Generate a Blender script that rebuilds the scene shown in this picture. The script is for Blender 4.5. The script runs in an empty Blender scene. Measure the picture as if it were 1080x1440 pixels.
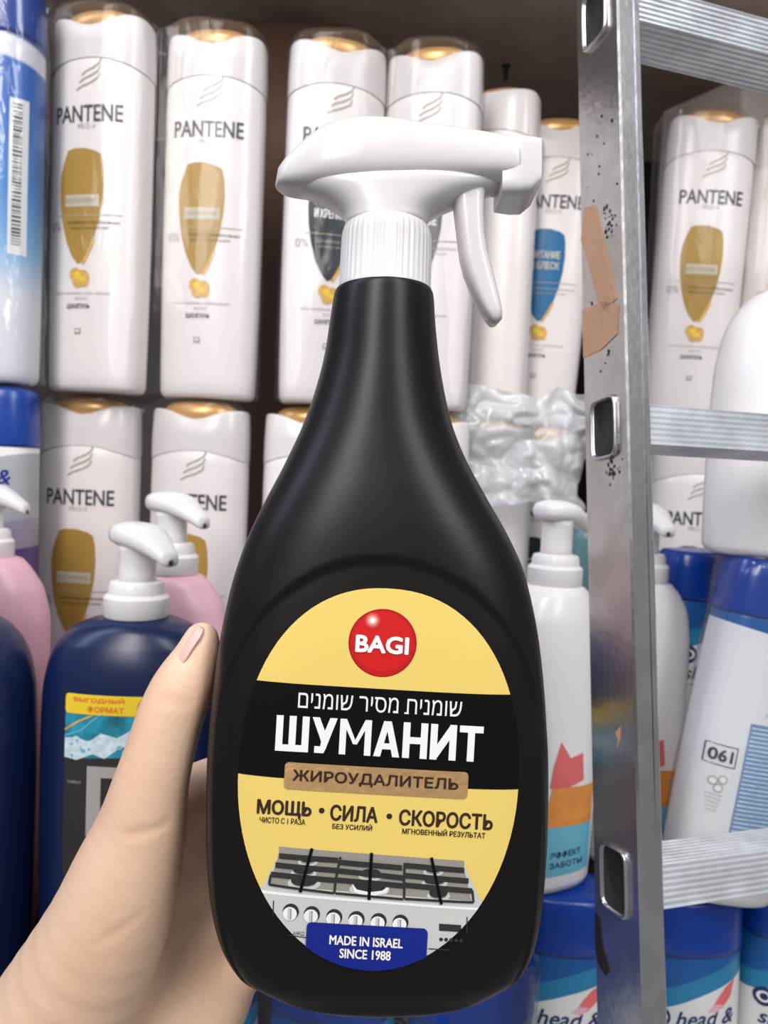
import bpy, bmesh, math, random
import numpy as np
from mathutils import Vector, Matrix, noise
random.seed(7)
S = bpy.context.scene
COL = S.collection
PI = math.pi
# ------------------------------------------------------------------ camera
F = 1100.0                      # focal length in pixels of the 1080 x 1440 frame
CZ = 1.45
PITCH, ROLL = math.radians(-3.0), math.radians(2.5)
cam_d = bpy.data.cameras.new('camera')
cam = bpy.data.objects.new('camera', cam_d)
COL.objects.link(cam)
cam_d.sensor_fit = 'VERTICAL'; cam_d.sensor_height = 36.0
cam_d.lens = 36.0 * F / 1440.0
cam_d.clip_start = 0.01
R3 = Matrix.Rotation(PI/2 + PITCH, 3, 'X') @ Matrix.Rotation(ROLL, 3, 'Z')
CPOS = Vector((0, 0, CZ))
cam.matrix_world = Matrix.Translation(CPOS) @ R3.to_4x4()
cam_d.dof.use_dof = True
cam_d.dof.focus_distance = 0.222
cam_d.dof.aperture_fstop = 20.0
S.camera = cam
S.view_settings.view_transform = 'Standard'
S.view_settings.look = 'None'
S.view_settings.gamma = 1.0
S.view_settings.use_curve_mapping = False
S.view_settings.exposure = -0.17
# ------------------------------------------------------------------ light
world = bpy.data.worlds.new('world'); S.world = world
world.use_nodes = True
bg = world.node_tree.nodes['Background']
bg.inputs[0].default_value = (0.95, 0.95, 1.0, 1); bg.inputs[1].default_value = 0.25
def area(name, loc, aim, sx, sy, power, col):
    d = bpy.data.lights.new(name, 'AREA'); d.shape = 'RECTANGLE'
    d.size = sx; d.size_y = sy; d.energy = power; d.color = col
    o = bpy.data.objects.new(name, d); COL.objects.link(o)
    o.location = loc
    o.rotation_euler = (Vector(aim) - Vector(loc)).to_track_quat('-Z', 'Y').to_euler()
    return o
area('ceiling_lamp', (-0.45, -0.95, CZ + 1.1), (0, .5, CZ - .05), 0.35, 1.4, 30, (1, .955, .93))
area('ceiling_lamp.001', (0.75, -0.65, CZ + 1.1), (0.1, .5, CZ - .05), 0.35, 1.4, 18.5, (.97, .98, 1))
area('blue_fill_light', (-1.0, 0.05, CZ + 0.9), (-.2, .4, CZ - .2), 0.3, 1.0, 7, (.62, .70, 1))  # bluish fill added at the left to tint the bottle's left edge

def ray(px, py):
    return R3 @ Vector(((px - 540) / F, -(py - 720) / F, -1.0))
def P(px, py, d):
    return CPOS + ray(px, py) * d
def PY(px, py, Y):
    r = ray(px, py)
    return CPOS + r * (Y / r.y)

# ------------------------------------------------------------------ materials
def mat(name, col, rough=.4, metal=0.0, var=.04, bump=0.0, bscale=60, spec=.5, sss=0.0, coat=0.0, vscale=25):
    m = bpy.data.materials.new(name); m.use_nodes = True
    nt = m.node_tree; b = nt.nodes['Principled BSDF']
    b.inputs['Roughness'].default_value = rough
    b.inputs['Metallic'].default_value = metal
    b.inputs['Specular IOR Level'].default_value = spec
    b.inputs['Coat Weight'].default_value = coat
    if sss:
        b.inputs['Subsurface Weight'].default_value = sss
        b.inputs['Subsurface Radius'].default_value = (.008, .003, .0015)
        b.inputs['Subsurface Scale'].default_value = 1.0
    tc = nt.nodes.new('ShaderNodeTexCoord')
    nz = nt.nodes.new('ShaderNodeTexNoise'); nz.inputs['Scale'].default_value = vscale
    nz.inputs['Detail'].default_value = 4
    nt.links.new(tc.outputs['Object'], nz.inputs['Vector'])
    rp = nt.nodes.new('ShaderNodeValToRGB')
    c0 = [max(0, c * (1 - var)) for c in col[:3]] + [1]; c1 = [min(1, c * (1 + var)) for c in col[:3]] + [1]
    rp.color_ramp.elements[0].position = .3; rp.color_ramp.elements[1].position = .7
    rp.color_ramp.elements[0].color = c0; rp.color_ramp.elements[1].color = c1
    nt.links.new(nz.outputs['Fac'], rp.inputs[0]); nt.links.new(rp.outputs[0], b.inputs['Base Color'])
    if bump:
        n2 = nt.nodes.new('ShaderNodeTexNoise'); n2.inputs['Scale'].default_value = bscale; n2.inputs['Detail'].default_value = 3
        nt.links.new(tc.outputs['Object'], n2.inputs['Vector'])
        bp = nt.nodes.new('ShaderNodeBump'); bp.inputs['Strength'].default_value = bump; bp.inputs['Distance'].default_value = .001
        nt.links.new(n2.outputs['Fac'], bp.inputs['Height']); nt.links.new(bp.outputs[0], b.inputs['Normal'])
    return m

def zones(name, stops, slope=0.0, curve=0.0, span=.25, rough=.35, const=True):
    """printed colour zones up a bottle: stops = [(z, colour)] from the base up"""
    m = bpy.data.materials.new(name); m.use_nodes = True
    nt = m.node_tree; b = nt.nodes['Principled BSDF']; b.inputs['Roughness'].default_value = rough
    tc = nt.nodes.new('ShaderNodeTexCoord'); sx = nt.nodes.new('ShaderNodeSeparateXYZ')
    nt.links.new(tc.outputs['Object'], sx.inputs[0])
    def mth(op, a, b_):
        n = nt.nodes.new('ShaderNodeMath'); n.operation = op
        for i, v in enumerate((a, b_)):
            if isinstance(v, (int, float)): n.inputs[i].default_value = v
            else: nt.links.new(v, n.inputs[i])
        return n.outputs[0]
    x, z = sx.outputs[0], sx.outputs[2]
    v = mth('ADD', z, mth('MULTIPLY', x, slope))
    v = mth('ADD', v, mth('MULTIPLY', mth('MULTIPLY', x, x), curve))
    v = mth('DIVIDE', v, span)
    rp = nt.nodes.new('ShaderNodeValToRGB'); cr = rp.color_ramp
    cr.interpolation = 'CONSTANT' if const else 'LINEAR'
    cr.elements[0].position = max(0, stops[0][0] / span); cr.elements[0].color = (*stops[0][1], 1)
    cr.elements[1].position = stops[1][0] / span; cr.elements[1].color = (*stops[1][1], 1)
    for zz, c in stops[2:]:
        e = cr.elements.new(zz / span); e.color = (*c, 1)
    nt.links.new(v, rp.inputs[0]); nt.links.new(rp.outputs[0], b.inputs['Base Color'])
    return m

def film_mat(name, tint=(1, 1, 1), haze=.08, gloss=.10, bump=.22):
    m = bpy.data.materials.new(name); m.use_nodes = True
    nt = m.node_tree; nt.nodes.clear()
    out = nt.nodes.new('ShaderNodeOutputMaterial')
    tr = nt.nodes.new('ShaderNodeBsdfTransparent'); tr.inputs[0].default_value = (*[.985 * t for t in tint], 1)
    gl = nt.nodes.new('ShaderNodeBsdfGlossy'); gl.inputs['Roughness'].default_value = .12
    df = nt.nodes.new('ShaderNodeBsdfDiffuse'); df.inputs[0].default_value = (.92, .92, .93, 1)
    tc = nt.nodes.new('ShaderNodeTexCoord')
    mp = nt.nodes.new('ShaderNodeMapping'); mp.inputs['Scale'].default_value = (60, 60, 22)
    nt.links.new(tc.outputs['Object'], mp.inputs[0])
    nz = nt.nodes.new('ShaderNodeTexNoise'); nz.inputs['Scale'].default_value = 1.0; nz.inputs['Detail'].default_value = 3
    nz.inputs['Distortion'].default_value = 1.2
    nt.links.new(mp.outputs[0], nz.inputs['Vector'])
    bp = nt.nodes.new('ShaderNodeBump'); bp.inputs['Strength'].default_value = bump; bp.inputs['Distance'].default_value = .003
    nt.links.new(nz.outputs['Fac'], bp.inputs['Height'])
    nt.links.new(bp.outputs[0], gl.inputs['Normal'])
    lw = nt.nodes.new('ShaderNodeLayerWeight'); lw.inputs['Blend'].default_value = .25
    mx0 = nt.nodes.new('ShaderNodeMixShader'); mx0.inputs[0].default_value = haze
    nt.links.new(tr.outputs[0], mx0.inputs[1]); nt.links.new(df.outputs[0], mx0.inputs[2])
    mm = nt.nodes.new('ShaderNodeMath'); mm.operation = 'MULTIPLY_ADD'
    mm.inputs[1].default_value = .30; mm.inputs[2].default_value = gloss
    nt.links.new(lw.outputs['Fresnel'], mm.inputs[0])
    mx = nt.nodes.new('ShaderNodeMixShader'); nt.links.new(mm.outputs[0], mx.inputs[0])
    nt.links.new(mx0.outputs[0], mx.inputs[1]); nt.links.new(gl.outputs[0], mx.inputs[2])
    nt.links.new(mx.outputs[0], out.inputs[0])
    return m

M = {}
M['black'] = mat('black_plastic', (.0060, .0045, .0042), .36, bump=.02, bscale=1500, var=.1, spec=.30)
M['black_ink'] = mat('black_print', (.004, .0035, .0035), .35, spec=.2)
M['yellow'] = mat('yellow_print', (.80, .60, .155), .36, var=.01)
M['red'] = mat('red_print', (.62, .012, .012), .3, var=.06)
M['pink_spot'] = mat('pale_pink_print', (.85, .45, .38), .3)
M['white_ink'] = mat('white_print', (.86, .85, .84), .4)
M['brown_ink'] = mat('dark_brown_print', (.035, .016, .010), .4)
M['gold_foil'] = mat('copper_foil', (.95, .60, .28), .5, metal=1, bump=.25, bscale=260)
M['blue_ink'] = mat('royal_blue_print', (.004, .016, .23), .35)
M['steel'] = mat('pale_steel_print', (.58, .58, .55), .4)
M['steel_mid'] = mat('grey_print', (.30, .28, .25), .4)
M['steel_dark'] = mat('charcoal_print', (.03, .028, .026), .4)
M['white'] = mat('white_plastic', (.86, .83, .825), .28, var=.01)
M['head_white'] = mat('spray_white_plastic', (.70, .675, .67), .26, var=.01)
M['pump_white'] = mat('pump_white_plastic', (.82, .81, .79), .3, var=.01)
M['pearl'] = mat('pearl_white_plastic', (.86, .815, .795), .3, var=.012, vscale=12)
M['pearl_cap'] = mat('cap_pearl_plastic', (.74, .705, .69), .25, var=.015)
M['gold_cap'] = mat('gold_plastic', (.62, .36, .13), .3, metal=.3)
M['gold'] = mat('gold_print', (.43, .255, .035), .35, var=.08)
M['gold_pill'] = mat('amber_print', (.72, .42, .10), .3, var=.2, vscale=200)
M['bronze_line'] = mat('grey_bronze_print', (.42, .38, .32), .35)
M['ink'] = mat('charcoal_text_print', (.045, .045, .05), .35)
M['grey_text'] = mat('grey_text_print', (.42, .40, .38), .4)
M['silver_text'] = mat('silver_text_print', (.55, .52, .42), .4)
M['drop_dark'] = mat('midnight_print', (.010, .018, .028), .3)
M['drop_blue'] = mat('cobalt_print', (.006, .14, .33), .3)
M['navy'] = mat('navy_plastic', (.005, .013, .062), .30, var=.06)
M['pink'] = mat('pink_plastic', (.80, .46, .54), .35, var=.02)
M['hs_blue'] = mat('cap_blue_plastic', (.003, .045, .32), .25)
M['hs_text'] = mat('navy_text_print', (.012, .03, .12), .4)
M['label_yellow'] = mat('bright_yellow_print', (.85, .62, .03), .4)
M['label_orange'] = mat('orange_text_print', (.75, .20, .02), .4)
M['teal'] = mat('teal_print', (.02, .25, .36), .35, var=.5, vscale=120)
M['splash'] = mat('pale_blue_print', (.62, .76, .82), .35, var=.2, vscale=300)
M['sky'] = mat('sky_blue_print', (.16, .50, .64), .4)
M['orange'] = mat('orange_print', (.80, .30, .06), .4, var=.15, vscale=90)
M['coral'] = mat('coral_print', (.78, .16, .16), .4, var=.15)
M['blue_label'] = mat('steel_blue_print', (.18, .30, .50), .45)
M['blue_code'] = mat('blue_code_print', (.05, .13, .36), .45)
M['purple'] = mat('purple_print', (.12, .06, .28), .4)
M['alu'] = mat('aluminium', (.60, .59, .59), .25, metal=.95, var=.12, bump=.12, bscale=220, vscale=55)
M['alu_dull'] = mat('dull_aluminium', (.72, .75, .78), .42, metal=.65, var=.14, bump=.2, bscale=160, vscale=70)
M['tape'] = mat('peach_paper_tape', (.56, .33, .20), .75, var=.1, bump=.5, bscale=200)
M['scuff_and_shade'] = mat('black_scuff_and_shade', (.015, .012, .012), .7)
M['shelf'] = mat('brown_shelf_laminate', (.74, .60, .50), .6, var=.12, bump=.1)
M['wall'] = mat('dark_back_panel', (.05, .038, .032), .7, var=.1)
M['floor'] = mat('grey_floor_tile', (.35, .34, .33), .5)
M['card'] = mat('brown_cardboard', (.16, .085, .055), .75, var=.1)
M['cream'] = mat('cream_carton', (.78, .72, .68), .5, var=.03)
M['skin'] = mat('skin', (.80, .53, .37), .5, var=.07, bump=.13, bscale=480, sss=.10, vscale=38)
_r = [n for n in M['skin'].node_tree.nodes if n.type == 'VALTORGB'][0].color_ramp
_r.elements[0].color = (.79, .51, .345, 1); _r.elements[1].color = (.83, .59, .42, 1)
M['nail'] = mat('nail', (.80, .50, .43), .3, var=.03)
M['film'] = film_mat('clear_film', haze=.018, gloss=.008)
M['film_heavy'] = film_mat('hazy_film', (.97, .98, 1), haze=.30, gloss=.03, bump=.04)
M['film_blue'] = film_mat('glossy_film', (.97, .98, 1), haze=.015, gloss=.035, bump=.9)

# ------------------------------------------------------------------ object helpers
def link_bm(name, bm, mats, parent=None, smooth=True, normals=True):
    if normals: bmesh.ops.recalc_face_normals(bm, faces=bm.faces)
    me = bpy.data.meshes.new(name); bm.to_mesh(me); bm.free()
    for m in (mats if isinstance(mats, (list, tuple)) else [mats]): me.materials.append(m)
    if smooth:
        for p in me.polygons: p.use_smooth = True
    o = bpy.data.objects.new(name, me); COL.objects.link(o)
    if parent: o.parent = parent
    return o
def sharp(o, ang=35):
    me = o.data
    try: me.set_sharp_from_angle(angle=math.radians(ang))
    except Exception: pass
    return o
def tag(o, label, cat, group=None):
    o['label'] = label; o['category'] = cat
    if group: o['group'] = group
    return o
def structure(o):
    o['kind'] = 'structure'; return o
def empty(name, loc=(0, 0, 0), rz=0, ry=0):
    o = bpy.data.objects.new(name, None); COL.objects.link(o)
    o.empty_display_size = .02
    o.location = loc; o.rotation_euler = (0, ry, rz); return o
def copy_tree(o, parent=None):
    c = o.copy(); COL.objects.link(c)
    if parent: c.parent = parent
    for ch in list(o.children): copy_tree(ch, c)
    return c
def place(proto, used, loc, rz, label, cat, group=None, ry=0):
    o = proto if not used else copy_tree(proto)
    o.location = loc; o.rotation_euler = (0, ry, rz)
    if 'group' in o.keys() and not group: del o['group']
    tag(o, label, cat, group); return o

# ------------------------------------------------------------------ geometry helpers
def sect(w, d, n, N, x0=0, y0=0):
    out = []
    for i in range(N):
        a = 2 * PI * i / N; c, s = math.cos(a), math.sin(a)
        out.append((x0 + w * math.copysign(abs(c) ** (2 / n), c), y0 + d * math.copysign(abs(s) ** (2 / n), s)))
    return out
def loft(bm, rings, cap0=True, cap1=True, mi=0):
    vs = [[bm.verts.new(p) for p in r] for r in rings]
    N = len(vs[0])
    for a, b in zip(vs, vs[1:]):
        for i in range(N):
            f = bm.faces.new((a[i], a[(i + 1) % N], b[(i + 1) % N], b[i])); f.material_index = mi
    if cap0: bm.faces.new(vs[0][::-1]).material_index = mi
    if cap1: bm.faces.new(vs[-1]).material_index = mi
    return vs
EXT = .06
def box(bm, x0, x1, y0, y1, z0, z1, bev=0, mi=0):
    vs = [bm.verts.new((x, y, z)) for z in (z0, z1) for y in (y0, y1) for x in (x0, x1)]
    fs = [bm.faces.new([vs[i] for i in q]) for q in ((0, 2, 3, 1), (4, 5, 7, 6), (0, 1, 5, 4), (2, 6, 7, 3), (0, 4, 6, 2), (1, 3, 7, 5))]
    for f in fs: f.material_index = mi
    if bev:
        es = {e for f in fs for e in f.edges}
        bmesh.ops.bevel(bm, geom=list(es), offset=bev, segments=2, affect='EDGES', profile=.5)
def interp(tab, z):
    """smooth (Hermite) interpolation of a table of tuples keyed by its first column"""
    if z <= tab[0][0]: return tab[0][1:]
    if z >= tab[-1][0]: return tab[-1][1:]
    for i in range(len(tab) - 1):
        a, b = tab[i], tab[i + 1]
        if a[0] <= z <= b[0]:
            h = b[0] - a[0]; t = (z - a[0]) / h
            p = tab[i - 1] if i > 0 else a; q = tab[i + 2] if i + 2 < len(tab) else b
            out = []
            for k in range(1, len(a)):
                d = (b[k] - a[k]) / h
                d0 = (a[k] - p[k]) / (a[0] - p[0]) if i > 0 else d
                d1 = (q[k] - b[k]) / (q[0] - b[0]) if i + 2 < len(tab) else d
                m0 = 0 if d0 * d <= 0 else 2 * d0 * d / (d0 + d)
                m1 = 0 if d1 * d <= 0 else 2 * d1 * d / (d1 + d)
                t2, t3 = t * t, t * t * t
                out.append((2*t3-3*t2+1)*a[k] + (t3-2*t2+t)*h*m0 + (-2*t3+3*t2)*b[k] + (t3-t2)*h*m1)
            return tuple(out)
class Body:
    """bottle body from a table (z, half width, half depth, exponent[, x shift])"""
    def __init__(self, tab): self.tab = [tuple(t) + ((0.0,) if len(t) == 4 else ()) for t in tab]
    def front(self, x, z):
        w, d, n, s = interp(self.tab, z)
        u = min(.9995, abs((x - s) / w)); return -d * (1 - u ** n) ** (1 / n)
    def zs(self, step):
        out = [t[0] for t in self.tab]; z = self.tab[0][0]
        while z < self.tab[-1][0]: out.append(z); z += step
        out = sorted(out); r = [out[0]]
        for v in out[1:]:
            if v - r[-1] > step * .05: r.append(v)
        return r
    def mesh(self, bm, N=64, step=.004, mi=0):
        rings = []
        for z in self.zs(step):
            w, d, n, s = interp(self.tab, z)
            rings.append([(x, y, z) for x, y in sect(w, d, n, N, s)])
        loft(bm, rings, mi=mi)
_tc = {}; _raw = {}
def text_mesh(t, bold=0.0, res=3):
    k = (t, bold, res)
    if k not in _tc:
        c = bpy.data.curves.new('text', 'FONT'); c.body = t; c.resolution_u = res; c.offset = bold
        c.align_x = 'CENTER'
        o = bpy.data.objects.new('text', c); COL.objects.link(o)
        best = None
        for r_ in ((1, 2, 3, 4, 5, 6, 8) if any(1424 <= ord(q) < 1536 for q in t) else (res,)):
            c.resolution_u = r_
            dg = bpy.context.evaluated_depsgraph_get(); dg.update()
            me = bpy.data.meshes.new_from_object(o.evaluated_get(dg)); ar = sum(p_.area for p_ in me.polygons)
            if r_ > 2 and ar > 0 and (best is None or ar < best[0]) or r_ == res and best is None: best = (ar, me)
        me = best[1]
        v = [(p.co.x, p.co.y) for p in me.vertices]; f = [tuple(p.vertices) for p in me.polygons]
        xs = [a for a, _ in v]; ys = [b for _, b in v]
        x0, x1, y0, y1 = min(xs), max(xs), min(ys), max(ys)
        v = [((a - (x0 + x1) / 2) / (x1 - x0), (b - (y0 + y1) / 2) / (y1 - y0)) for a, b in v]
        _tc[k] = (v, f, (x1 - x0) / (y1 - y0)); _raw[t] = x1 - x0
        bpy.data.objects.remove(o); bpy.data.meshes.remove(me)
    return _tc[k]
_eps = [0]
class Print:
    """flat printing (polygons in x, z) laid on a body's front surface"""
    def __init__(self, xf=None): self.bm = bmesh.new(); self.mats = []; self.xf = xf or (lambda u, v: (u, v))
    def mi(self, m):
        if m not in self.mats: self.mats.append(m)
        return self.mats.index(m)
    def poly(self, pts, m, layer=1):
        i = self.mi(m); vs = []; self.n = getattr(self, 'n', 0) + 1; layer += .012 * (self.n % 60)
        for u, v in pts:
            x, z = self.xf(u, v); vs.append(self.bm.verts.new((x, layer * .00008, z)))
        try: self.bm.faces.new(vs).material_index = i
        except ValueError: pass
    def rect(self, u0, v0, u1, v1, m, layer=1, r=0):
        if r: self.poly(rrect(u0, v0, u1, v1, r), m, layer)
        else: self.poly([(u0, v0), (u1, v0), (u1, v1), (u0, v1)], m, layer)
    def text(self, t, cu, cv, w, h, m, layer=2, bold=0.0, slant=0.0, res=3, flip=1):
        v, f, asp = text_mesh(t, 0.0, res)
        if w is None: w = h * asp
        i = self.mi(m)
        rb = bold * 1.6 * abs(h)                      # heavier letters: the outline laid down several times, a little apart
        offs = [(0, 0)] if rb == 0 else [(rb * math.cos(k * PI / 4), rb * math.sin(k * PI / 4)) for k in range(8)]
        W2, H2 = w - 2 * rb, h - 2 * rb
        for n, (du, dv) in enumerate(offs):
            vs = []
            for a, b in v:
                x, z = self.xf(cu + du + a * W2 + slant * b * H2, cv + dv + flip * b * H2)
                vs.append(self.bm.verts.new((x, (layer + .03 * n) * .00008, z)))
            for q in f:
                try: self.bm.faces.new([vs[k] for k in q]).material_index = i
                except ValueError: pass
    def line(self, pts, wd, m, layer=2):
        for (a, b), (c, d) in zip(pts, pts[1:]):
            L = math.hypot(c - a, d - b) or 1; nx, ny = -(d - b) / L * wd / 2, (c - a) / L * wd / 2
            self.poly([(a + nx, b + ny), (c + nx, d + ny), (c - nx, d - ny), (a - nx, b - ny)], m, layer)
    def done(self, name, body, parent, grid=.004, base=.0002):
        bm = self.bm
        if bm.verts:
            xs = [v.co.x for v in bm.verts]; zs = [v.co.z for v in bm.verts]
            for lo, hi, ax in ((min(xs), max(xs), 0), (min(zs), max(zs), 2)):
                k = math.floor(lo / grid) + 1
                while k * grid < hi:
                    co = [0, 0, 0]; co[ax] = k * grid; no = [0, 0, 0]; no[ax] = 1
                    bmesh.ops.bisect_plane(bm, geom=list(bm.verts) + list(bm.edges) + list(bm.faces), plane_co=co, plane_no=no, dist=1e-7)
                    k += 1
            for v in bm.verts: v.co.y = body.front(v.co.x, v.co.z) - base - v.co.y
        bm.normal_update()
        for f in bm.faces:
            if f.normal.y > 0: f.normal_flip()
        return link_bm(name, bm, self.mats, parent, smooth=False, normals=False)
def rrect(u0, v0, u1, v1, r, n=5):
    out = []
    for cx, cy, a0 in ((u1 - r, v1 - r, 0), (u0 + r, v1 - r, 90), (u0 + r, v0 + r, 180), (u1 - r, v0 + r, 270)):
        for k in range(n + 1):
            a = math.radians(a0 + 90 * k / n); out.append((cx + r * math.cos(a), cy + r * math.sin(a)))
    return out
def disc(cu, cv, a, b=None, n=40): return [(cu + a * math.cos(2*PI*k/n), cv + (b or a) * math.sin(2*PI*k/n)) for k in range(n)]
def clip(poly, win):
    """polygon cut by a convex window"""
    ar = sum(win[i][0] * win[(i + 1) % len(win)][1] - win[(i + 1) % len(win)][0] * win[i][1] for i in range(len(win)))
    if ar < 0: win = win[::-1]
    out = list(poly)
    for i in range(len(win)):
        (ax, ay), (bx, by) = win[i], win[(i + 1) % len(win)]
        ins = lambda p: (bx - ax) * (p[1] - ay) - (by - ay) * (p[0] - ax) >= 0
        src, out = out, []
        for j in range(len(src)):
            p, q = src[j - 1], src[j]; ip, iq = ins(p), ins(q)
            if ip != iq:
                d1 = (bx - ax) * (p[1] - ay) - (by - ay) * (p[0] - ax); d2 = (bx - ax) * (q[1] - ay) - (by - ay) * (q[0] - ax)
                t = d1 / (d1 - d2); out.append((p[0] + t * (q[0] - p[0]), p[1] + t * (q[1] - p[1])))
            if iq: out.append(q)
        if len(out) < 3: return []
    return out
def lathe(bm, prof, N=48, cx=0, cy=0, mi=0, ribs=0, ribd=0.0, ribz=(0, 0)):
    rings = []
    for r, z in prof:
        ring = []
        for i in range(N):
            a = 2 * PI * i / N; rr = r
            if ribs and ribz[0] <= z <= ribz[1]: rr = r - ribd * (0 if (i * ribs // N * 0 + (i % (N // ribs)) < (N // ribs) // 2) else 1)
            ring.append((cx + rr * math.cos(a), cy + rr * math.sin(a), z))
        rings.append(ring)
    loft(bm, rings, mi=mi)

# ------------------------------------------------------------------ the setting
SH_LOW, SH_MID, SH_NEAR, SH_T3, SH_UP = CZ - .43, CZ - .2055, CZ - .237, CZ + .045, CZ + .40
bm = bmesh.new(); box(bm, -2, 2, -1.6, 1.3, -.05, 0); structure(link_bm('floor', bm, M['floor'], smooth=False))
bm = bmesh.new(); box(bm, -.9, .9, 1.0, 1.02, 0, CZ + .9); structure(link_bm('wall_back', bm, M['wall'], smooth=False))
bm = bmesh.new(); box(bm, -.9, .9, .475, 1.0, SH_UP, SH_UP + .022, .0015); structure(link_bm('trim_1', bm, M['shelf'], smooth=False))
bm = bmesh.new(); box(bm, -.9, .9, .385, 1.0, SH_LOW - .022, SH_LOW, .0015); structure(link_bm('trim_2', bm, M['shelf'], smooth=False))
bm = bmesh.new(); box(bm, -.9, .062, .487, .90, SH_LOW, SH_MID, .001); structure(link_bm('trim_3', bm, M['wall'], smooth=False))
bm = bmesh.new(); box(bm, .062, .9, .552, .90, SH_LOW, SH_MID, .001); structure(link_bm('trim_5', bm, M['wall'], smooth=False))
bm = bmesh.new(); box(bm, .062, .9, .492, .552, SH_LOW, SH_NEAR, .001); structure(link_bm('trim_6', bm, M['wall'], smooth=False))
bm = bmesh.new(); box(bm, -.9, -.122, .36, .486, SH_LOW, SH_NEAR - EXT, .001); structure(link_bm('trim_4', bm, M['wall'], smooth=False))
# a screw left in the underside of the upper shelf
t = PY(712, 92, .62); k = (SH_UP - CZ) / (t.z - CZ)
bm = bmesh.new(); lathe(bm, [(.004, 0), (.004, -.002), (.0022, -.003), (.0018, -.012), (.0004, -.016)], 16)
sc = link_bm('screw', bm, M['steel_dark']); sc.location = Vector(((t.x) * k, t.y * k, SH_UP))
tag(sc, 'small dark screw sticking out of the underside of the upper shelf', 'screw')

# ------------------------------------------------------------------ hair swoosh + drop bottles (tall oval shampoo bottles)
HP = .25
PBODY = Body([(0, .0297, .0155, 3.2), (.0012, .0313, .0170, 3.2), (.004, .0325, .0183, 3), (.02, .0331, .0190, 2.8), (.10, .0339, .0197, 2.7), (.19, .0339, .0197, 2.7), (.214, .0335, .0194, 2.7), (.2155, .0325, .0185, 2.7)])
def shampoo(kind):
    root = empty('shampoo_bottle')
    bm = bmesh.new(); PBODY.mesh(bm, 56, .012); link_bm('body', bm, M['pearl'], root)
    bm = bmesh.new(); N = 56; rings = []
    for z, w, d, arch in ((.2105, .0341, .0199, .007), (.214, .0341, .0199, .006), (.224, .0340, .0198, .001), (.2405, .0333, .0192, 0), (.2425, .0324, .0184, 0), (.2430, .0305, .0168, 0), (.2430, .022, .0135, 0)):
        rings.append([(x, y, z + arch * (1 - (x / w) ** 2) - arch * .5 - (.0075 * math.exp(-(x / .016) ** 2) * min(1, max(0, -y / .008)) * max(0, (z - .228) / .015) if z > .228 else 0)) for x, y in sect(w, d, 2.8, N)])
    loft(bm, rings, cap0=False); cap = link_bm('cap', bm, M['pearl_cap'], root)
    bm = bmesh.new()
    loft(bm, [[(x, y, z) for x, y in sect(.022 * k, .0135 * k, 2.3, 40)] for z, k in ((.2320, 1.20), (.2420, 1.20), (.2445, 1.12), (.2470, .96), (.2488, .66), (.2496, .3))])
    link_bm('cap_lid', bm, M['gold_cap'], cap)
    p = Print(); s = HP / 521.0
    z = lambda y: (555 - y) * s
    x = lambda px: (px - 293) * s
    for k in range(3):    # three swept strokes
        y0 = 152 - k * 10
        p.line([(x(276 + 4*k), z(y0)), (x(284 + 3*k), z(y0 - 5)), (x(296 + 2*k), z(y0 - 9)), (x(307 + k), z(y0 - 15)), (x(310 + k), z(y0 - 22))], .0011, M['bronze_line'])
    p.text('PANTENE', 0, z(183), .0475, .0108, M['ink'], bold=.012)
    p.text('PRO-V', 0, z(200), .0128, .0034, M['grey_text'])
    dm = {'gold': M['gold'], 'dark': M['drop_dark'], 'blue': M['drop_blue']}[kind]
    cx = x(287)
    ol = [(-22, 232), (-12, 229), (4, 229), (20, 233), (28, 238), (31, 252), (32.5, 275), (31, 300), (27, 325), (20, 350), (13, 368), (6, 380), (-3, 384), (-12, 374), (-21, 355), (-28, 330), (-32, 305), (-33.5, 280), (-32, 262), (-28, 248)]
    p.poly([(cx + a * s, z(b)) for a, b in ol], dm, 2)
    p.line([(cx + 4*s, z(384)), (cx + 12*s, z(370)), (cx + 20*s, z(352))], .002, M['gold_pill'], 3)
    if kind == 'gold':
        p.rect(cx - 24*s, z(307), cx + 26*s, z(291), M['silver_text'], 3)
        p.text('ВОССТАНОВЛЕНИЕ', cx, z(299), .0215, .0028, M['gold'], 4, res=1)
    else:
        a, b = ('ГУСТЫЕ', 'И КРЕПКИЕ') if kind == 'dark' else ('ПИТАНИЕ', 'И БЛЕСК')
        p.text(a, cx, z(272), .0235, .0062, M['silver_text'] if kind == 'blue' else M['white_ink'], 4, bold=.02)
        p.text(b, cx, z(290), .0235, .0062, M['silver_text'] if kind == 'blue' else M['white_ink'], 4, bold=.02)
    p.rect(x(250), z(319), x(345), z(318), M['bronze_line'], 3)
    p.text('0%', x(247), z(332), .0085, .0058, M['grey_text'], 3)
    p.text('СИЛИКОНОВ, МИНЕРАЛЬНЫХ', x(305), z(329), .036, .0021, M['brown_ink'] if kind == 'gold' else M['grey_text'], 4, res=1)
    p.text('МАСЕЛ, КРАСИТЕЛЕЙ', x(300), z(336), .027, .0021, M['brown_ink'] if kind == 'gold' else M['grey_text'], 4, res=1)
    for a, b, r in ((-6, 398, 9), (5, 402, 10), (-2, 408, 8), (8, 409, 6)): p.poly(disc(cx + a*s, z(b), r*s, n=18), M['gold_pill'], 2.4 + .2*r)
    for a, b, r in ((-3, 399, 5), (4, 405, 4)): p.poly(disc(cx + a*s, z(b), r*s, n=14), M['label_yellow'], 5)
    p.text('ДЛЯ ОСЛАБЛЕННЫХ, ПОВРЕЖДЕННЫХ', x(290), z(424), .040, .0020, M['grey_text'], res=1)
    p.text('ВОЛОС', x(290), z(431), .009, .0019, M['grey_text'], res=1)
    p.text('ШАМПУНЬ', x(286), z(441), .0165, .0033, M['ink'], bold=.01, res=2)
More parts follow.
